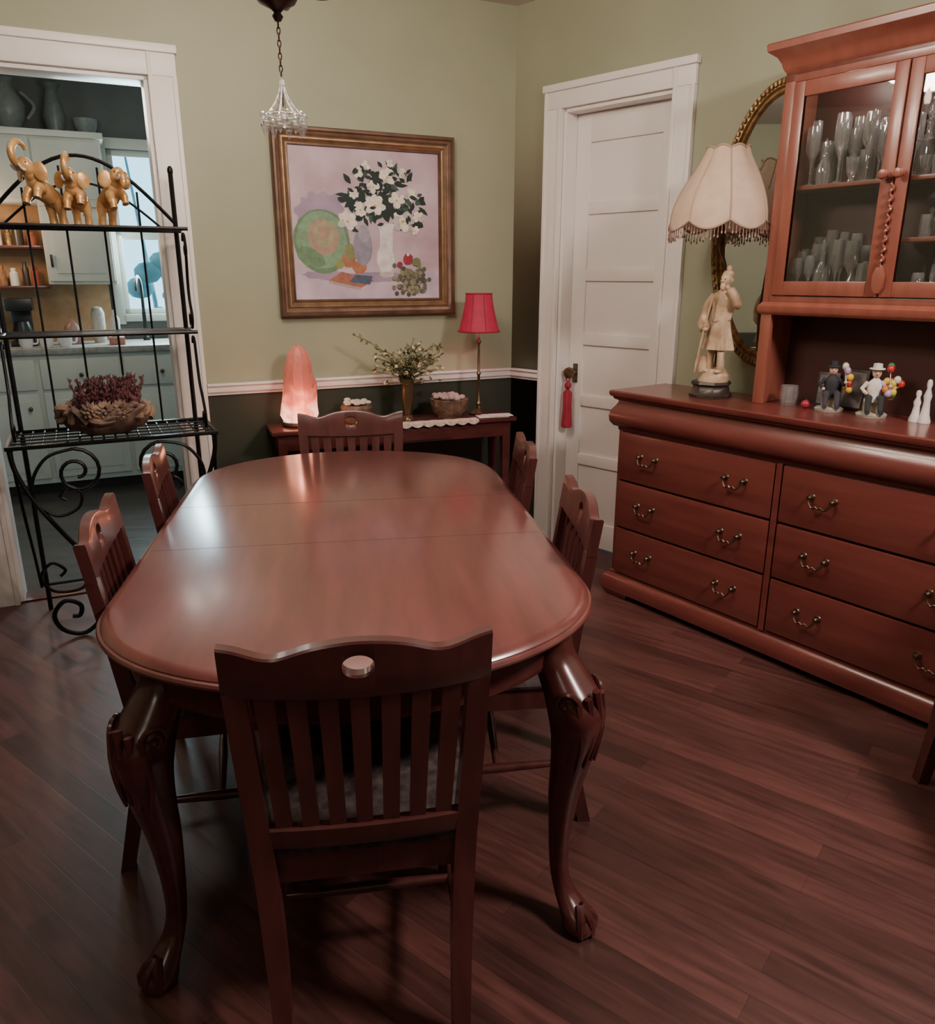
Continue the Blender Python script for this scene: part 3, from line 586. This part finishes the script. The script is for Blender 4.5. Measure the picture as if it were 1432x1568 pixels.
g.ell((.017,-.004,.452),(.023,.026,.030),M_ivory); g.ell((.017,-.03,.449),(.005,.007,.006),M_ivory); g.ell((.017,-.024,.428),(.011,.012,.016),M_ivory); g.ell((.017,.004,.474),(.022,.022,.016),M_ivory); g.ell((.017,.006,.494),(.011,.011,.012),M_ivory)
for s_ in (1,-1): g.ell((.017+s_*.023,0,.45),(.004,.006,.009),M_ivory,u=8,v=5); g.ell((.017+s_*.009,-.028,.456),(.003,.002,.002),M_ebony,u=6,v=4)
g.tube(crv([(-.028,0,.395),(-.058,-.006,.35),(-.062,-.02,.29),(-.035,-.045,.27)],4),[.019]*4+[.018]*4+[.022]*4+[.012],M_ivory,12)
g.tube(crv([(.055,0,.395),(.078,-.008,.36),(.074,-.03,.39),(.058,-.045,.42)],4),[.018]*4+[.017]*4+[.02]*4+[.010],M_ivory,12)
g.ell((-.03,-.05,.268),(.012,.012,.010),M_ivory); g.ell((.056,-.05,.425),(.010,.010,.012),M_ivory)
g.tube([(-.06,-.056,.10),(-.03,-.056,.268),(.0,-.056,.40)],.004,M_ivory,8)
g.loft([(-.055,-.02,.10,.026,.02),(-.055,-.02,.135,.03,.024),(-.055,-.02,.16,.022,.018),(-.055,-.02,.165,.024,.02)],M_ivory,12)
g.M=LM
g.tube(crv([(0,.045,.06),(-.01,.06,.3),(0,.055,.5),(0,.01,.58),(0,0,.62),(0,0,.66)],6),.006,M_brass,8)
g.lathe([(.0,.60),(.018,.60),(.02,.66),(.01,.68),(0,.68)],M_brass)
g.tube(crv([(0,0,.67),(.05,0,.74),(.055,0,.85),(.0,0,.94)],6),.003,M_brass,6); g.tube(crv([(0,0,.67),(-.05,0,.74),(-.055,0,.85),(.0,0,.94)],6),.003,M_brass,6)
SZ0,SZ1=.655,.945; segs=96; rows=16
rs=[]
def srad(t): return .080+.118*(math.sin((1-t)*pi/2)**1.3)
for i in range(rows+1):
    t=i/rows; ring=[]
    for j in range(segs):
        a=2*pi*j/segs; pa=(a*8/(2*pi))%1; f=math.sin(pi*pa)
        hem=-.032*f*(1-t)**3; r=srad(t)*(1+.028*(f-.6)*(1-.3*t))
        top=.012*f*t**6
        ring.append((r*math.cos(a),r*math.sin(a),SZ0+.03+(SZ1-SZ0-.03)*t+hem+top))
    rs.append(ring)
g.rings(rs,M_cream,caps=False)
for k in range(8):
    a=2*pi*k/8; g.tube([((srad(i/rows)*(1-.016)+.001)*math.cos(a),(srad(i/rows)*(1-.016)+.001)*math.sin(a),SZ0+.03+(SZ1-SZ0-.03)*i/rows) for i in range(rows+1)],.0028,M_creamb,6)
g.tube([(p[0]*1.008,p[1]*1.008,p[2]) for p in rs[0]],.0042,M_creamb,6,closed=True); g.tube([(p[0]*1.01,p[1]*1.01,p[2]) for p in rs[-1]],.004,M_creamb,6,closed=True)
for j in range(0,segs):
    p=rs[0][j]; l=.03+.008*(j%2); g.tube([(p[0],p[1],p[2]-.002),(p[0]*1.01,p[1]*1.01,p[2]-l)],.0014,M_bead,4); g.ell((p[0]*1.01,p[1]*1.01,p[2]-l),(.0035,.0035,.006),M_bead,u=6,v=4)
g.build('figural_table_lamp',FD)
# ------------------------------------------------------------------ console table + contents
g=G(); CW,CD,CZ=1.24,.25,.75
g.box((0,0,CZ-.022),(CW,CD,CZ),M_cherry,.006); g.box((.03,.02,CZ-.10),(CW-.03,CD-.01,CZ-.022),M_cherry,.003); g.box((.35,.012,CZ-.09),(.89,.02,CZ-.03),M_cherry,.004); g.ell((.62,.002,CZ-.06),(.012,.012,.012),M_brass)
for x in (.05,CW-.05):
    for y_ in (.04,CD-.035): g.rloft([(x,y_,0,.024,.024),(x,y_,.5,.036,.036),(x,y_,CZ-.022,.042,.042)],M_cherry)
g.box((.06,.03,.16),(CW-.06,CD-.03,.18),M_cherry,.004)
g.build('console_table',FC)
g=G()
rs=[];prof=[(0.02,.072),(.05,.086),(.10,.087),(.15,.082),(.20,.077),(.25,.068),(.30,.058),(.345,.044),(.37,.028),(.385,.010)]
rn=[random.uniform(.84,1.12) for _ in range(9)]
for z,r in prof: rs.append([(.15+(z*.03)+r*rn[j]*random.uniform(.9,1.08)*math.cos(2*pi*j/9),.14+r*rn[j]*random.uniform(.9,1.08)*math.sin(2*pi*j/9),CZ+z+random.uniform(-.008,.008)*(z>.03)) for j in range(9)])
g.rings(rs,M_salt); g.lathe([(0,0),(.08,0),(.085,.01),(.08,.022),(0,.022)],M_ebony,c=(.15,.14,CZ+.0005)); g.build('himalayan_salt_lamp',FC,ang=8)
g=G(); bx=.435; g.lathe([(0,0),(.06,0),(.075,.03),(.08,.07),(.07,.085),(.06,.085),(0,.08)],M_pot,c=(bx,.15,CZ+.0005),seg=20)
for i in range(16): a=i*2.4; r=.016*math.sqrt(i); g.ell((bx+r*math.cos(a),.15+r*math.sin(a),CZ+.095+random.uniform(-.004,.012)),(.018,.018,.010),M_shell,u=8,v=5)
g.build('carved_box_of_shells',FC)
g=G(); vx,vy=.69,.12
g.lathe([(0,0),(.035,0),(.032,.01),(.018,.022),(.024,.06),(.034,.11),(.03,.15),(.034,.19),(.044,.205),(.038,.205),(.024,.17),(0,.16)],M_vase,c=(vx,vy,CZ+.0005),seg=20)
for i in range(52):
    a=random.uniform(0,2*pi); sp=random.uniform(.03,.15); h=random.uniform(.27,.42)-sp*.6
    tip=(vx+sp*math.cos(a)*1.3,vy+sp*.45*math.sin(a),CZ+h)
    P=crv([(vx,vy,CZ+.17),(vx+sp*.35*math.cos(a),vy+sp*.2*math.sin(a),CZ+.17+(h-.17)*.6),tip],5); g.tube(P,.0014,M_stem,4)
    for p in P[2::2]:
        for q in range(2):
            d=Vector((random.uniform(-1,1),random.uniform(-1,1),random.uniform(-.4,1))).normalized()*.028; sd=d.cross(Vector((0,0,1))).normalized()*.009
            g.add([p,p+d*.5+sd,p+d,p+d*.5-sd],[(0,1,2,3)],M_leaf)
    if i%3: g.ell(tip,(.010,.010,.010),random.choice([M_fl,M_leaf,M_fl]),u=7,v=5)
for s_,l,hh in ((-1,.25,.42),(-1,.17,.38),(1,.19,.39),(1,.15,.32)):
    P=crv([(vx,vy,CZ+.18),(vx+s_*l*.35,vy,CZ+.31),(vx+s_*l*.75,vy,CZ+hh-.03),(vx+s_*l,vy,CZ+hh-(.0 if s_<0 else .04))],6); g.tube(P,.0016,M_stem,4)
    for p in P[5:]:
        d=Vector((random.uniform(-1,1),random.uniform(-.5,.5),random.uniform(-1,1))).normalized()*.024; sd=d.cross(Vector((0,1,0))).normalized()*.007
        g.add([p,p+d*.5+sd,p+d,p+d*.5-sd],[(0,1,2,3)],M_leaf)
g.build('dried_flower_vase',FC)
g=G(); ox=.92; g.lathe([(0,0),(.07,0),(.075,.012),(.09,.03),(.098,.07),(.10,.09),(.09,.092),(0,.07)],M_pot,c=(ox,.143,CZ+.0005),seg=28,fn=lambda a,z:1+.03*math.cos(14*a))
for i in range(26): a=i*2.4; r=.0165*math.sqrt(i); g.ell((ox+r*math.cos(a),.143+r*math.sin(a),CZ+.095+.012*random.random()),(.017,.015,.012),flat((.50,.38,.37)),u=8,v=5)
g.build('potpourri_bowl',FC)
g=G(); lx,ly=1.085,.15
g.lathe([(0,0),(.048,0),(.05,.008),(.03,.018),(.012,.03),(.010,.045),(.018,.055),(.009,.07),(.007,.2),(.012,.21),(.007,.22),(.006,.36),(.014,.37),(.006,.385),(0,.42)],M_brass,c=(lx,ly,CZ+.0005),seg=20)
SP=((.105,.425),(.099,.445),(.084,.505),(.072,.56),(.066,.61))
g.rings([[(lx+r*math.cos(2*pi*j/32),ly+r*math.sin(2*pi*j/32),CZ+z) for j in range(32)] for r,z in SP],M_red,caps=False)
g.tube([(lx+.106*math.cos(2*pi*j/32),ly+.106*math.sin(2*pi*j/32),CZ+.425) for j in range(32)],.004,M_tassel,6,closed=True); g.tube([(lx+.067*math.cos(2*pi*j/32),ly+.067*math.sin(2*pi*j/32),CZ+.61) for j in range(32)],.003,M_tassel,6,closed=True)
for k in range(8): a=2*pi*k/8; g.tube([(lx+(r+.001)*math.cos(a),ly+(r+.001)*math.sin(a),CZ+z) for r,z in SP],.002,M_tassel,5)
g.ell((lx,ly,CZ+.50),(.018,.018,.03),M_redg)
g.build('red_shade_table_lamp',FC)
g=G(); rx0,rx1,ry1=.50,1.03,.05
vs=[];fs=[]
for k in range(37):
    x=rx0+(rx1-rx0)*k/36; vs+=[(x,ry1+.006*math.sin(k*1.3),CZ+.0012),(x,.004,CZ+.0012),(x,-.003,CZ-.002),(x,-.005,CZ-.012-.012*abs(math.sin(k*pi/4)))]
for k in range(36):
    for j in range(3): a=k*4+j; fs.append((a,a+1,a+5,a+4))
g.add(vs,fs,M_lace); g.build('lace_runner',FC)
g=G(); g.M=Matrix.Translation((1.13,.044,CZ+.002))@Matrix.Rotation(math.radians(-5),4,'Z')
g.box((-.09,-.04,0),(.07,.035,.003),M_paper,0); g.box((-.06,-.03,.003),(.095,.042,.006),M_paper,0); g.box((-.03,-.035,.006),(.06,.02,.009),M_paper,0); g.build('letters',FC)
# ------------------------------------------------------------------ baker's rack
g=G(); RW,RD=.75,.36; I=M_iron; T=.0085
def bar(a,b,r=T): g.tube([a,b],r,I,8)
g.box((-.02,-.012,.806),(RW+.02,.006,.822),I,.003); g.box((-.02,RD-.006,.806),(RW+.02,RD+.01,.822),I,.003)
g.box((-.02,0,.806),(-.004,RD,.822),I,.003); g.box((RW+.004,0,.806),(RW+.02,RD,.822),I,.003)
for i in range(17): x=.02+i*(RW-.04)/16; bar((x,0,.813),(x,RD,.813),.0045)
for k in range(4): bar((0,.07*k+.06,.818),(RW,.07*k+.06,.818),.0035)
UW0,UW1,UY0=.02,.725,.14
for z in (1.22,1.63):
    for y_ in (UY0,RD): bar((UW0-.02,y_,z),(UW1+.02,y_,z),.0075)
    for x in (UW0,UW1): bar((x,UY0,z),(x,RD,z),.0075)
    for i in range(9): bar((UW0,UY0+.02+i*(RD-UY0-.04)/8,z-.002),(UW1,UY0+.02+i*(RD-UY0-.04)/8,z-.002),.003)
for x in (UW0,UW1): bar((x,RD,0),(x,RD,1.86 if x==UW1 else 1.84),.010); g.ell((x,RD,1.87),(.012,.012,.02),I)
for i in range(1,5): x=UW0+(UW1-UW0)*i/5; bar((x,RD,.82),(x,RD,1.64+.24*math.sin(pi*i/5)),.0045)
P=[(UW0+(UW1-UW0)*k/24,RD,1.66+.25*math.sin(pi*k/24)) for k in range(25)]; g.tube(P,.0075,I,8)
P=[(UW0+(UW1-UW0)*(.08+.84*k/24),RD,1.64+.17*math.sin(pi*k/24)) for k in range(25)]; g.tube(P,.005,I,8)
def spir(c,r0,turns,a0,s_,plane,n=26):
    out=[]
    for k in range(n):
        t=k/(n-1); r=r0*(1-.8*t); a=a0+s_*turns*2*pi*t; u,v=c[0]+r*math.cos(a),c[1]+r*math.sin(a); out.append(plane(u,v))
    return out
for x in (UW0,UW1):
    pl=lambda u,v,x=x:(x,u,v)
    for z1,z0 in ((1.63,1.22),(1.22,.82)):
        yb_=UY0 if z0>1 else .02
        P=crv([pl(UY0+.03,z1-.045),pl(UY0+.012,z1-.02),pl(UY0-.025,z1-.03),pl(UY0-.035,z1-.08),pl((UY0+yb_)/2+.0,(z1+z0)/2),pl(yb_-.0,z0+.13),pl(yb_-.035,z0+.07),pl(yb_-.01,z0+.02),pl(yb_+.03,z0+.035),pl(yb_+.025,z0+.075),pl(yb_,z0+.07)],6); g.tube(P,.006,I,8)
    g.tube(spir((UY0-.02,1.55),.035,1.4,pi/2,1,pl),.005,I,8)
for sgn,xb in ((1,0),(-1,RW)):
    pl=lambda u,v,s_=sgn,xb=xb:(xb+s_*u,.0,v)
    P=crv([pl(-.005,.805),pl(.005,.72),pl(.05,.6),(pl(.13,.46)),pl(.21,.33),pl(.25,.2),pl(.235,.08),pl(.16,.012),pl(.08,.04),pl(.055,.11),pl(.10,.165),pl(.155,.14),pl(.15,.095),pl(.12,.095)],6); g.tube(P,.0095,I,8)
    g.tube(spir((.215,.70),.095,1.5,pi/2,-1,pl),.0075,I,8)
    g.tube(crv([pl(.215,.795),pl(.12,.77),pl(.06,.69),pl(.05,.6)],6),.0065,I,8)
    P=crv([pl(.05,.6),pl(.12,.53),pl(.2,.55),pl(.22,.61),pl(.18,.645),pl(.145,.61),pl(.165,.59)],6); g.tube(P,.0065,I,8)
    P=crv([pl(.235,.28),pl(.17,.21),pl(.07,.215),pl(.03,.28),pl(.075,.335),pl(.12,.30),pl(.10,.275)],6); g.tube(P,.0065,I,8)
    bar((xb,.0,.80),(xb,RD,.80),.007)
    pls=lambda u,v,xb=xb:(xb,u,v)
    P=crv([pls(.0,.80),pls(.03,.68),pls(.12,.5),pls(.25,.3),pls(RD-.02,.12)],6); g.tube(P,.0065,I,8)
bar((.02,RD,.12),(RW-.02,RD,.12),.007)
g.build('bakers_rack',FK)
# pinecone basket
g=G(); bx,by,bz=.35,.16,.8225
rs=[]
for z,r in ((0,.08),(.01,.10),(.04,.135),(.075,.155),(.10,.16),(.105,.15),(.085,.14),(.06,.10),(.055,.0001)):
    rs.append([(bx+r*1.1*math.cos(2*pi*j/30)*(1+.06*math.sin(5*j+z*30)),by+r*.85*math.sin(2*pi*j/30)*(1+.06*math.sin(3*j)),bz+z+(.012*math.sin(j*1.7) if z>.03 else 0)) for j in range(30)])
g.rings(rs,M_drift)
for i in range(26):
    a=2*pi*i/26+random.uniform(-.1,.1); q=random.uniform(.3,.6); k=random.uniform(.88,1.02)
    g.tube(crv([(bx+.17*k*math.cos(a),by+.13*k*math.sin(a),bz+random.uniform(.04,.1)),(bx+.185*k*math.cos(a+q/2),by+.14*k*math.sin(a+q/2),bz+random.uniform(.06,.13)),(bx+.165*k*math.cos(a+q),by+.125*k*math.sin(a+q),bz+random.uniform(.05,.12))],4),[random.uniform(.008,.016)]*9,M_drift,7)
def pinecone(c,r,mat,tilt):
    Mx=Matrix.Translation(c)@Matrix.Rotation(tilt[0],4,'X')@Matrix.Rotation(tilt[1],4,'Y')
    for k in range(44):
        t=k/44; z=r*1.9*(t-.35); rr=r*math.sin(pi*(.12+.82*t))*.9; a=k*2.4
        p=Vector((rr*math.cos(a),rr*math.sin(a),z)); o=Vector((math.cos(a),math.sin(a),.7))*r*.42; sd=Vector((-math.sin(a),math.cos(a),0))*r*.25
        b0=p*.4+Vector((0,0,z*.6)); g.add([b0,p+sd,p+o,p-sd,p+o*.6-Vector((0,0,r*.14))],[(0,1,2,3),(1,2,4),(2,3,4),(0,1,4,3)],mat,Mx)
for i in range(9):
    a=i*2.4; r=.042*math.sqrt(i); pinecone((bx+r*math.cos(a),by+r*.65*math.sin(a),bz+.115+.015*random.random()),.036,M_cone if i%3 else M_drift,(random.uniform(-.7,.7),random.uniform(-.7,.7)))
for dx in (-.06,.0,.06): pinecone((bx+dx,by-.105,bz+.10),.034,M_drift,(1.0,random.uniform(-.5,.5)))
for i in range(100):
    a=random.uniform(0,6.3); r=random.uniform(.02,.12); x,y_=bx+.02+r*math.cos(a),by+.02+r*.6*math.sin(a); h=random.uniform(.04,.11)
    P=[(x,y_,bz+.12),(x+.3*(x-bx),y_,bz+.13+h)]; g.tube(P,[.006,.002],M_cone,5)
    for q in range(5): g.ell((x+.3*(x-bx)*q/5+random.uniform(-.007,.007),y_+random.uniform(-.007,.007),bz+.13+h*q/4.5),(.007,.007,.008),M_cone,u=6,v=4)
g.build('pinecone_basket',FK)
# elephants
def elephant(x,y_,h,rz,rear=.0,trunk=0):
    g=G(); E=M_eleph
    SH=Matrix(((1,0,0,0),(0,1,0,0),(0,-rear,1,rear*.05),(0,0,0,1)))
    for sx in (1,-1):
        g.loft([(sx*.024,.055,0,.018,.021),(sx*.024,.055,.012,.017,.019),(sx*.024,.050,.04,.016,.017),(sx*.023,.045,.075,.022,.024),(sx*.018,.042,.10,.024,.028)],E,12)
    g.M=SH
    g.ell((0,.0,.105),(.042,.058,.044),E); g.ell((0,-.045,.118),(.036,.035,.038),E); g.ell((0,.04,.10),(.040,.038,.042),E)
    for sx in (1,-1):
        if rear>.2:
            up=.02 if sx>0 else 0
            g.tube(crv([(sx*.022,-.04,.10),(sx*.027,-.062,.07+up),(sx*.028,-.075,.045+up),(sx*.028,-.078,.025+up)],4),[.021]*4+[.017]*4+[.014]*4+[.015],E,12)
        else:
            g.loft([(sx*.024,-.058,0,.018,.019),(sx*.024,-.058,.012,.017,.018),(sx*.023,-.053,.04,.015,.016),(sx*.023,-.048,.075,.019,.021),(sx*.018,-.048,.1,.02,.024)],E,12)
    g.ell((0,-.085,.155),(.032,.032,.036),E); g.ell((0,-.07,.138),(.028,.03,.032),E)
    for sx in (1,-1):
        g.M=SH@Matrix.Translation((sx*.036,-.074,.152))@Matrix.Rotation(sx*.5,4,'Z'); g.ell((sx*.014,0,-.004),(.028,.006,.036),E); g.M=SH
        g.ell((sx*.022,-.108,.162),(.0035,.003,.0035),M_ebony,u=6,v=4)
        g.tube(crv([(sx*.014,-.108,.135),(sx*.018,-.128,.128),(sx*.018,-.142,.138)],4),[.006]*4+[.005]*4+[.002],M_cup,8)
    TP=([(0,-.105,.15),(0,-.135,.145),(0,-.150,.17),(0,-.140,.205),(0,-.115,.232),(0,-.088,.236),(0,-.075,.222)] if trunk==0 else [(0,-.105,.15),(0,-.128,.135),(0,-.135,.105),(0,-.148,.085),(0,-.165,.09),(0,-.168,.105)])
    P=crv(TP,5); n=len(P)
    g.tube(P,[.018*(1-.6*k/n) for k in range(n)],E,10)
    g.tube(crv([(0,.078,.125),(0,.092,.10),(0,.09,.06)],4),[.005]*6+[.004]*2+[.007],E,8)
    g.build('elephant_figurine',FK@Matrix.Translation((x,y_,1.6385))@Matrix.Rotation(math.radians(rz),4,'Z')@Matrix.Scale(h,4),center=False)
elephant(.245,.25,.95,-40,.4,0); elephant(.355,.25,.88,-14,.3,0); elephant(.475,.25,.90,24,.35,1)
# ------------------------------------------------------------------ chandelier
g=G(); cx,cy=-.47,2.2; BR=pbr('aged_bronze',(.05,.03,.025),.4,metal=.7,col2=(.09,.055,.04),scale=30)
g.lathe([(0,2.05),(.008,2.052),(.014,2.062),(.008,2.07),(.016,2.078),(.045,2.092),(.056,2.11),(.058,2.125),(.05,2.135),(.02,2.15),(.018,2.2),(.03,2.24),(.035,2.3),(.02,2.36),(.012,2.40),(0,2.41)],BR,c=(cx,cy,0),seg=28)
for k in range(5):
    a=2*pi*k/5+.35; c,s_=math.cos(a),math.sin(a)
    P=crv([(cx+r*c,cy+r*s_,z) for r,z in ((.03,2.15),(.09,2.115),(.16,2.13),(.22,2.19),(.26,2.22),(.27,2.26))],6); g.tube(P,.007,BR,8)
    g.lathe([(0,0),(.03,0),(.036,.012),(.012,.016),(.012,.07),(0,.07)],BR,c=(cx+.27*c,cy+.27*s_,2.26),seg=14)
    g.lathe([(0,0),(.012,.0),(.018,.03),(.012,.06),(0,.085)],M_bulb,c=(cx+.27*c,cy+.27*s_,2.33),seg=12)
for k in range(12):
    z=2.40+k*.027; P=[(cx+(.010*math.cos(2*pi*j/12) if k%2 else 0),cy+(0 if k%2 else .010*math.cos(2*pi*j/12)),z+.018*math.sin(2*pi*j/12)) for j in range(12)]; g.tube(P,.0025,BR,5,closed=True)
g.lathe([(0,2.66),(.03,2.67),(.06,2.70),(.065,CH-.0005),(0,CH-.0005)],BR,c=(cx,cy,0))
for k in range(9):
    z=2.045-k*.014; P=[(cx+(.004*math.cos(2*pi*j/8) if k%2 else 0),cy+(0 if k%2 else .004*math.cos(2*pi*j/8)),z+.009*math.sin(2*pi*j/8)) for j in range(8)]; g.tube(P,.0015,BR,5,closed=True)
pz=1.925
g.tube([(cx,cy,1.94),(cx,cy,1.86)],.0015,BR,5)
for k in range(8):
    a=2*pi*k/8
    P=[(cx+(.004+.042*t**2.2)*math.cos(a),cy+(.004+.042*t**2.2)*math.sin(a),pz-.085*t) for t in [q/10 for q in range(11)]]
    g.tube(P,.0022,M_cup,5)
    for q in range(0,11,2): g.ell(P[q],(.0035,.0035,.0042),M_crys,u=6,v=4)
    r=.050; g.loft([(cx+r*math.cos(a),cy+r*math.sin(a),pz-.086-h_,w,w) for h_,w in ((0,.001),(.008,.007),(.022,.011),(.036,.006),(.048,.0005))],M_crys,6)
    g.ell((cx+.052*math.cos(a+.39),cy+.052*math.sin(a+.39),pz-.086),(.009,.009,.009),M_crys,u=7,v=5)
    g.tube([(cx+.046*math.cos(a),cy+.046*math.sin(a),pz-.085),(cx+.046*math.cos(a+2*pi/8),cy+.046*math.sin(a+2*pi/8),pz-.085)],.002,M_cup,5)
g.lathe([(0,0),(.006,-.004),(.012,-.02),(.006,-.036),(.001,-.04),(0,-.04)],M_crys,c=(cx,cy,pz-.075),seg=8)
g.build('chandelier',None)
g=G(); g.lathe([(0,CH-.10),(.10,CH-.095),(.17,CH-.06),(.19,CH-.02),(.19,CH-.001),(0,CH-.001)],M_bulb,c=(1.8,.9,0)); g.build('fill_fixture')  # added glowing dome out of view, goes with the fill lamp below it
# ------------------------------------------------------------------ lights
def plight(name,loc,w,col,r=.05):
    l=bpy.data.lights.new(name,'POINT'); l.energy=w; l.color=col; l.shadow_soft_size=r; o=bpy.data.objects.new(name,l); o.location=loc; S.collection.objects.link(o); return o
def alight(name,loc,w,col,size,tgt):
    l=bpy.data.lights.new(name,'AREA'); l.energy=w; l.color=col; l.shape='DISK'; l.size=size; o=bpy.data.objects.new(name,l); o.location=loc
    o.rotation_euler=(Vector(tgt)-Vector(loc)).to_track_quat('-Z','Y').to_euler(); S.collection.objects.link(o); return o
warm=(1,.84,.70)
for k in range(5):
    a=2*pi*k/5+.35; plight('chandelier_bulb_light',(cx+.27*math.cos(a),cy+.27*math.sin(a),2.46),16,warm,.07)
alight('ceiling_fill',(1.8,.9,CH-.13),72,(1,.83,.76),.5,(1.4,1.6,0))  # added fill lamp, brightens the floor and dresser on the right
alight('rear_fill',(-.9,-.2,CH-.13),5,warm,.6,(-.6,1.5,0))  # added weak fill from behind the camera, no fixture there
P=FC@Vector((1.085,.15,1.255)); plight('red_lamp_light',P,2.2,(1,.25,.3),.03)
P=FC@Vector((.15,.0,.86)); plight('salt_lamp_light',P,2.0,(1,.38,.22),.05)
for x in (.80,1.22):
    P=FD@Vector((x,.215,2.085)); plight('hutch_sparkle_fill',P,1.2,(1,.90,.80),.03)  # added fill inside the hutch to make the glassware sparkle
P=FB@Vector((-1.48,2.52,1.65)); alight('kitchen_window_daylight',P,44,(.68,.92,1),.75,FB@Vector((-2.3,.5,.8)))
P=FB@Vector((-2.7,2.1,1.75)); plight('kitchen_undercabinet_light',P,8,(1,.68,.42),.05)
P=FB@Vector((-2.0,.9,2.3)); plight('kitchen_fill',P,14,(1,.92,.82),.15)  # added fill that brightens the kitchen, no bulb modelled
w=bpy.data.worlds.new('daylight'); S.world=w; w.use_nodes=True; bg=w.node_tree.nodes['Background']; bg.inputs[0].default_value=(.42,.80,1,1); bg.inputs[1].default_value=3.0
# ------------------------------------------------------------------ camera
cam=bpy.data.cameras.new('camera'); co=bpy.data.objects.new('camera',cam); S.collection.objects.link(co)
co.location=(0,0,1.45); co.rotation_euler=(math.radians(90-16.93),0,0)
cam.sensor_fit='VERTICAL'; cam.sensor_height=36; cam.lens=36*1192/1568; cam.clip_start=.02
S.camera=co
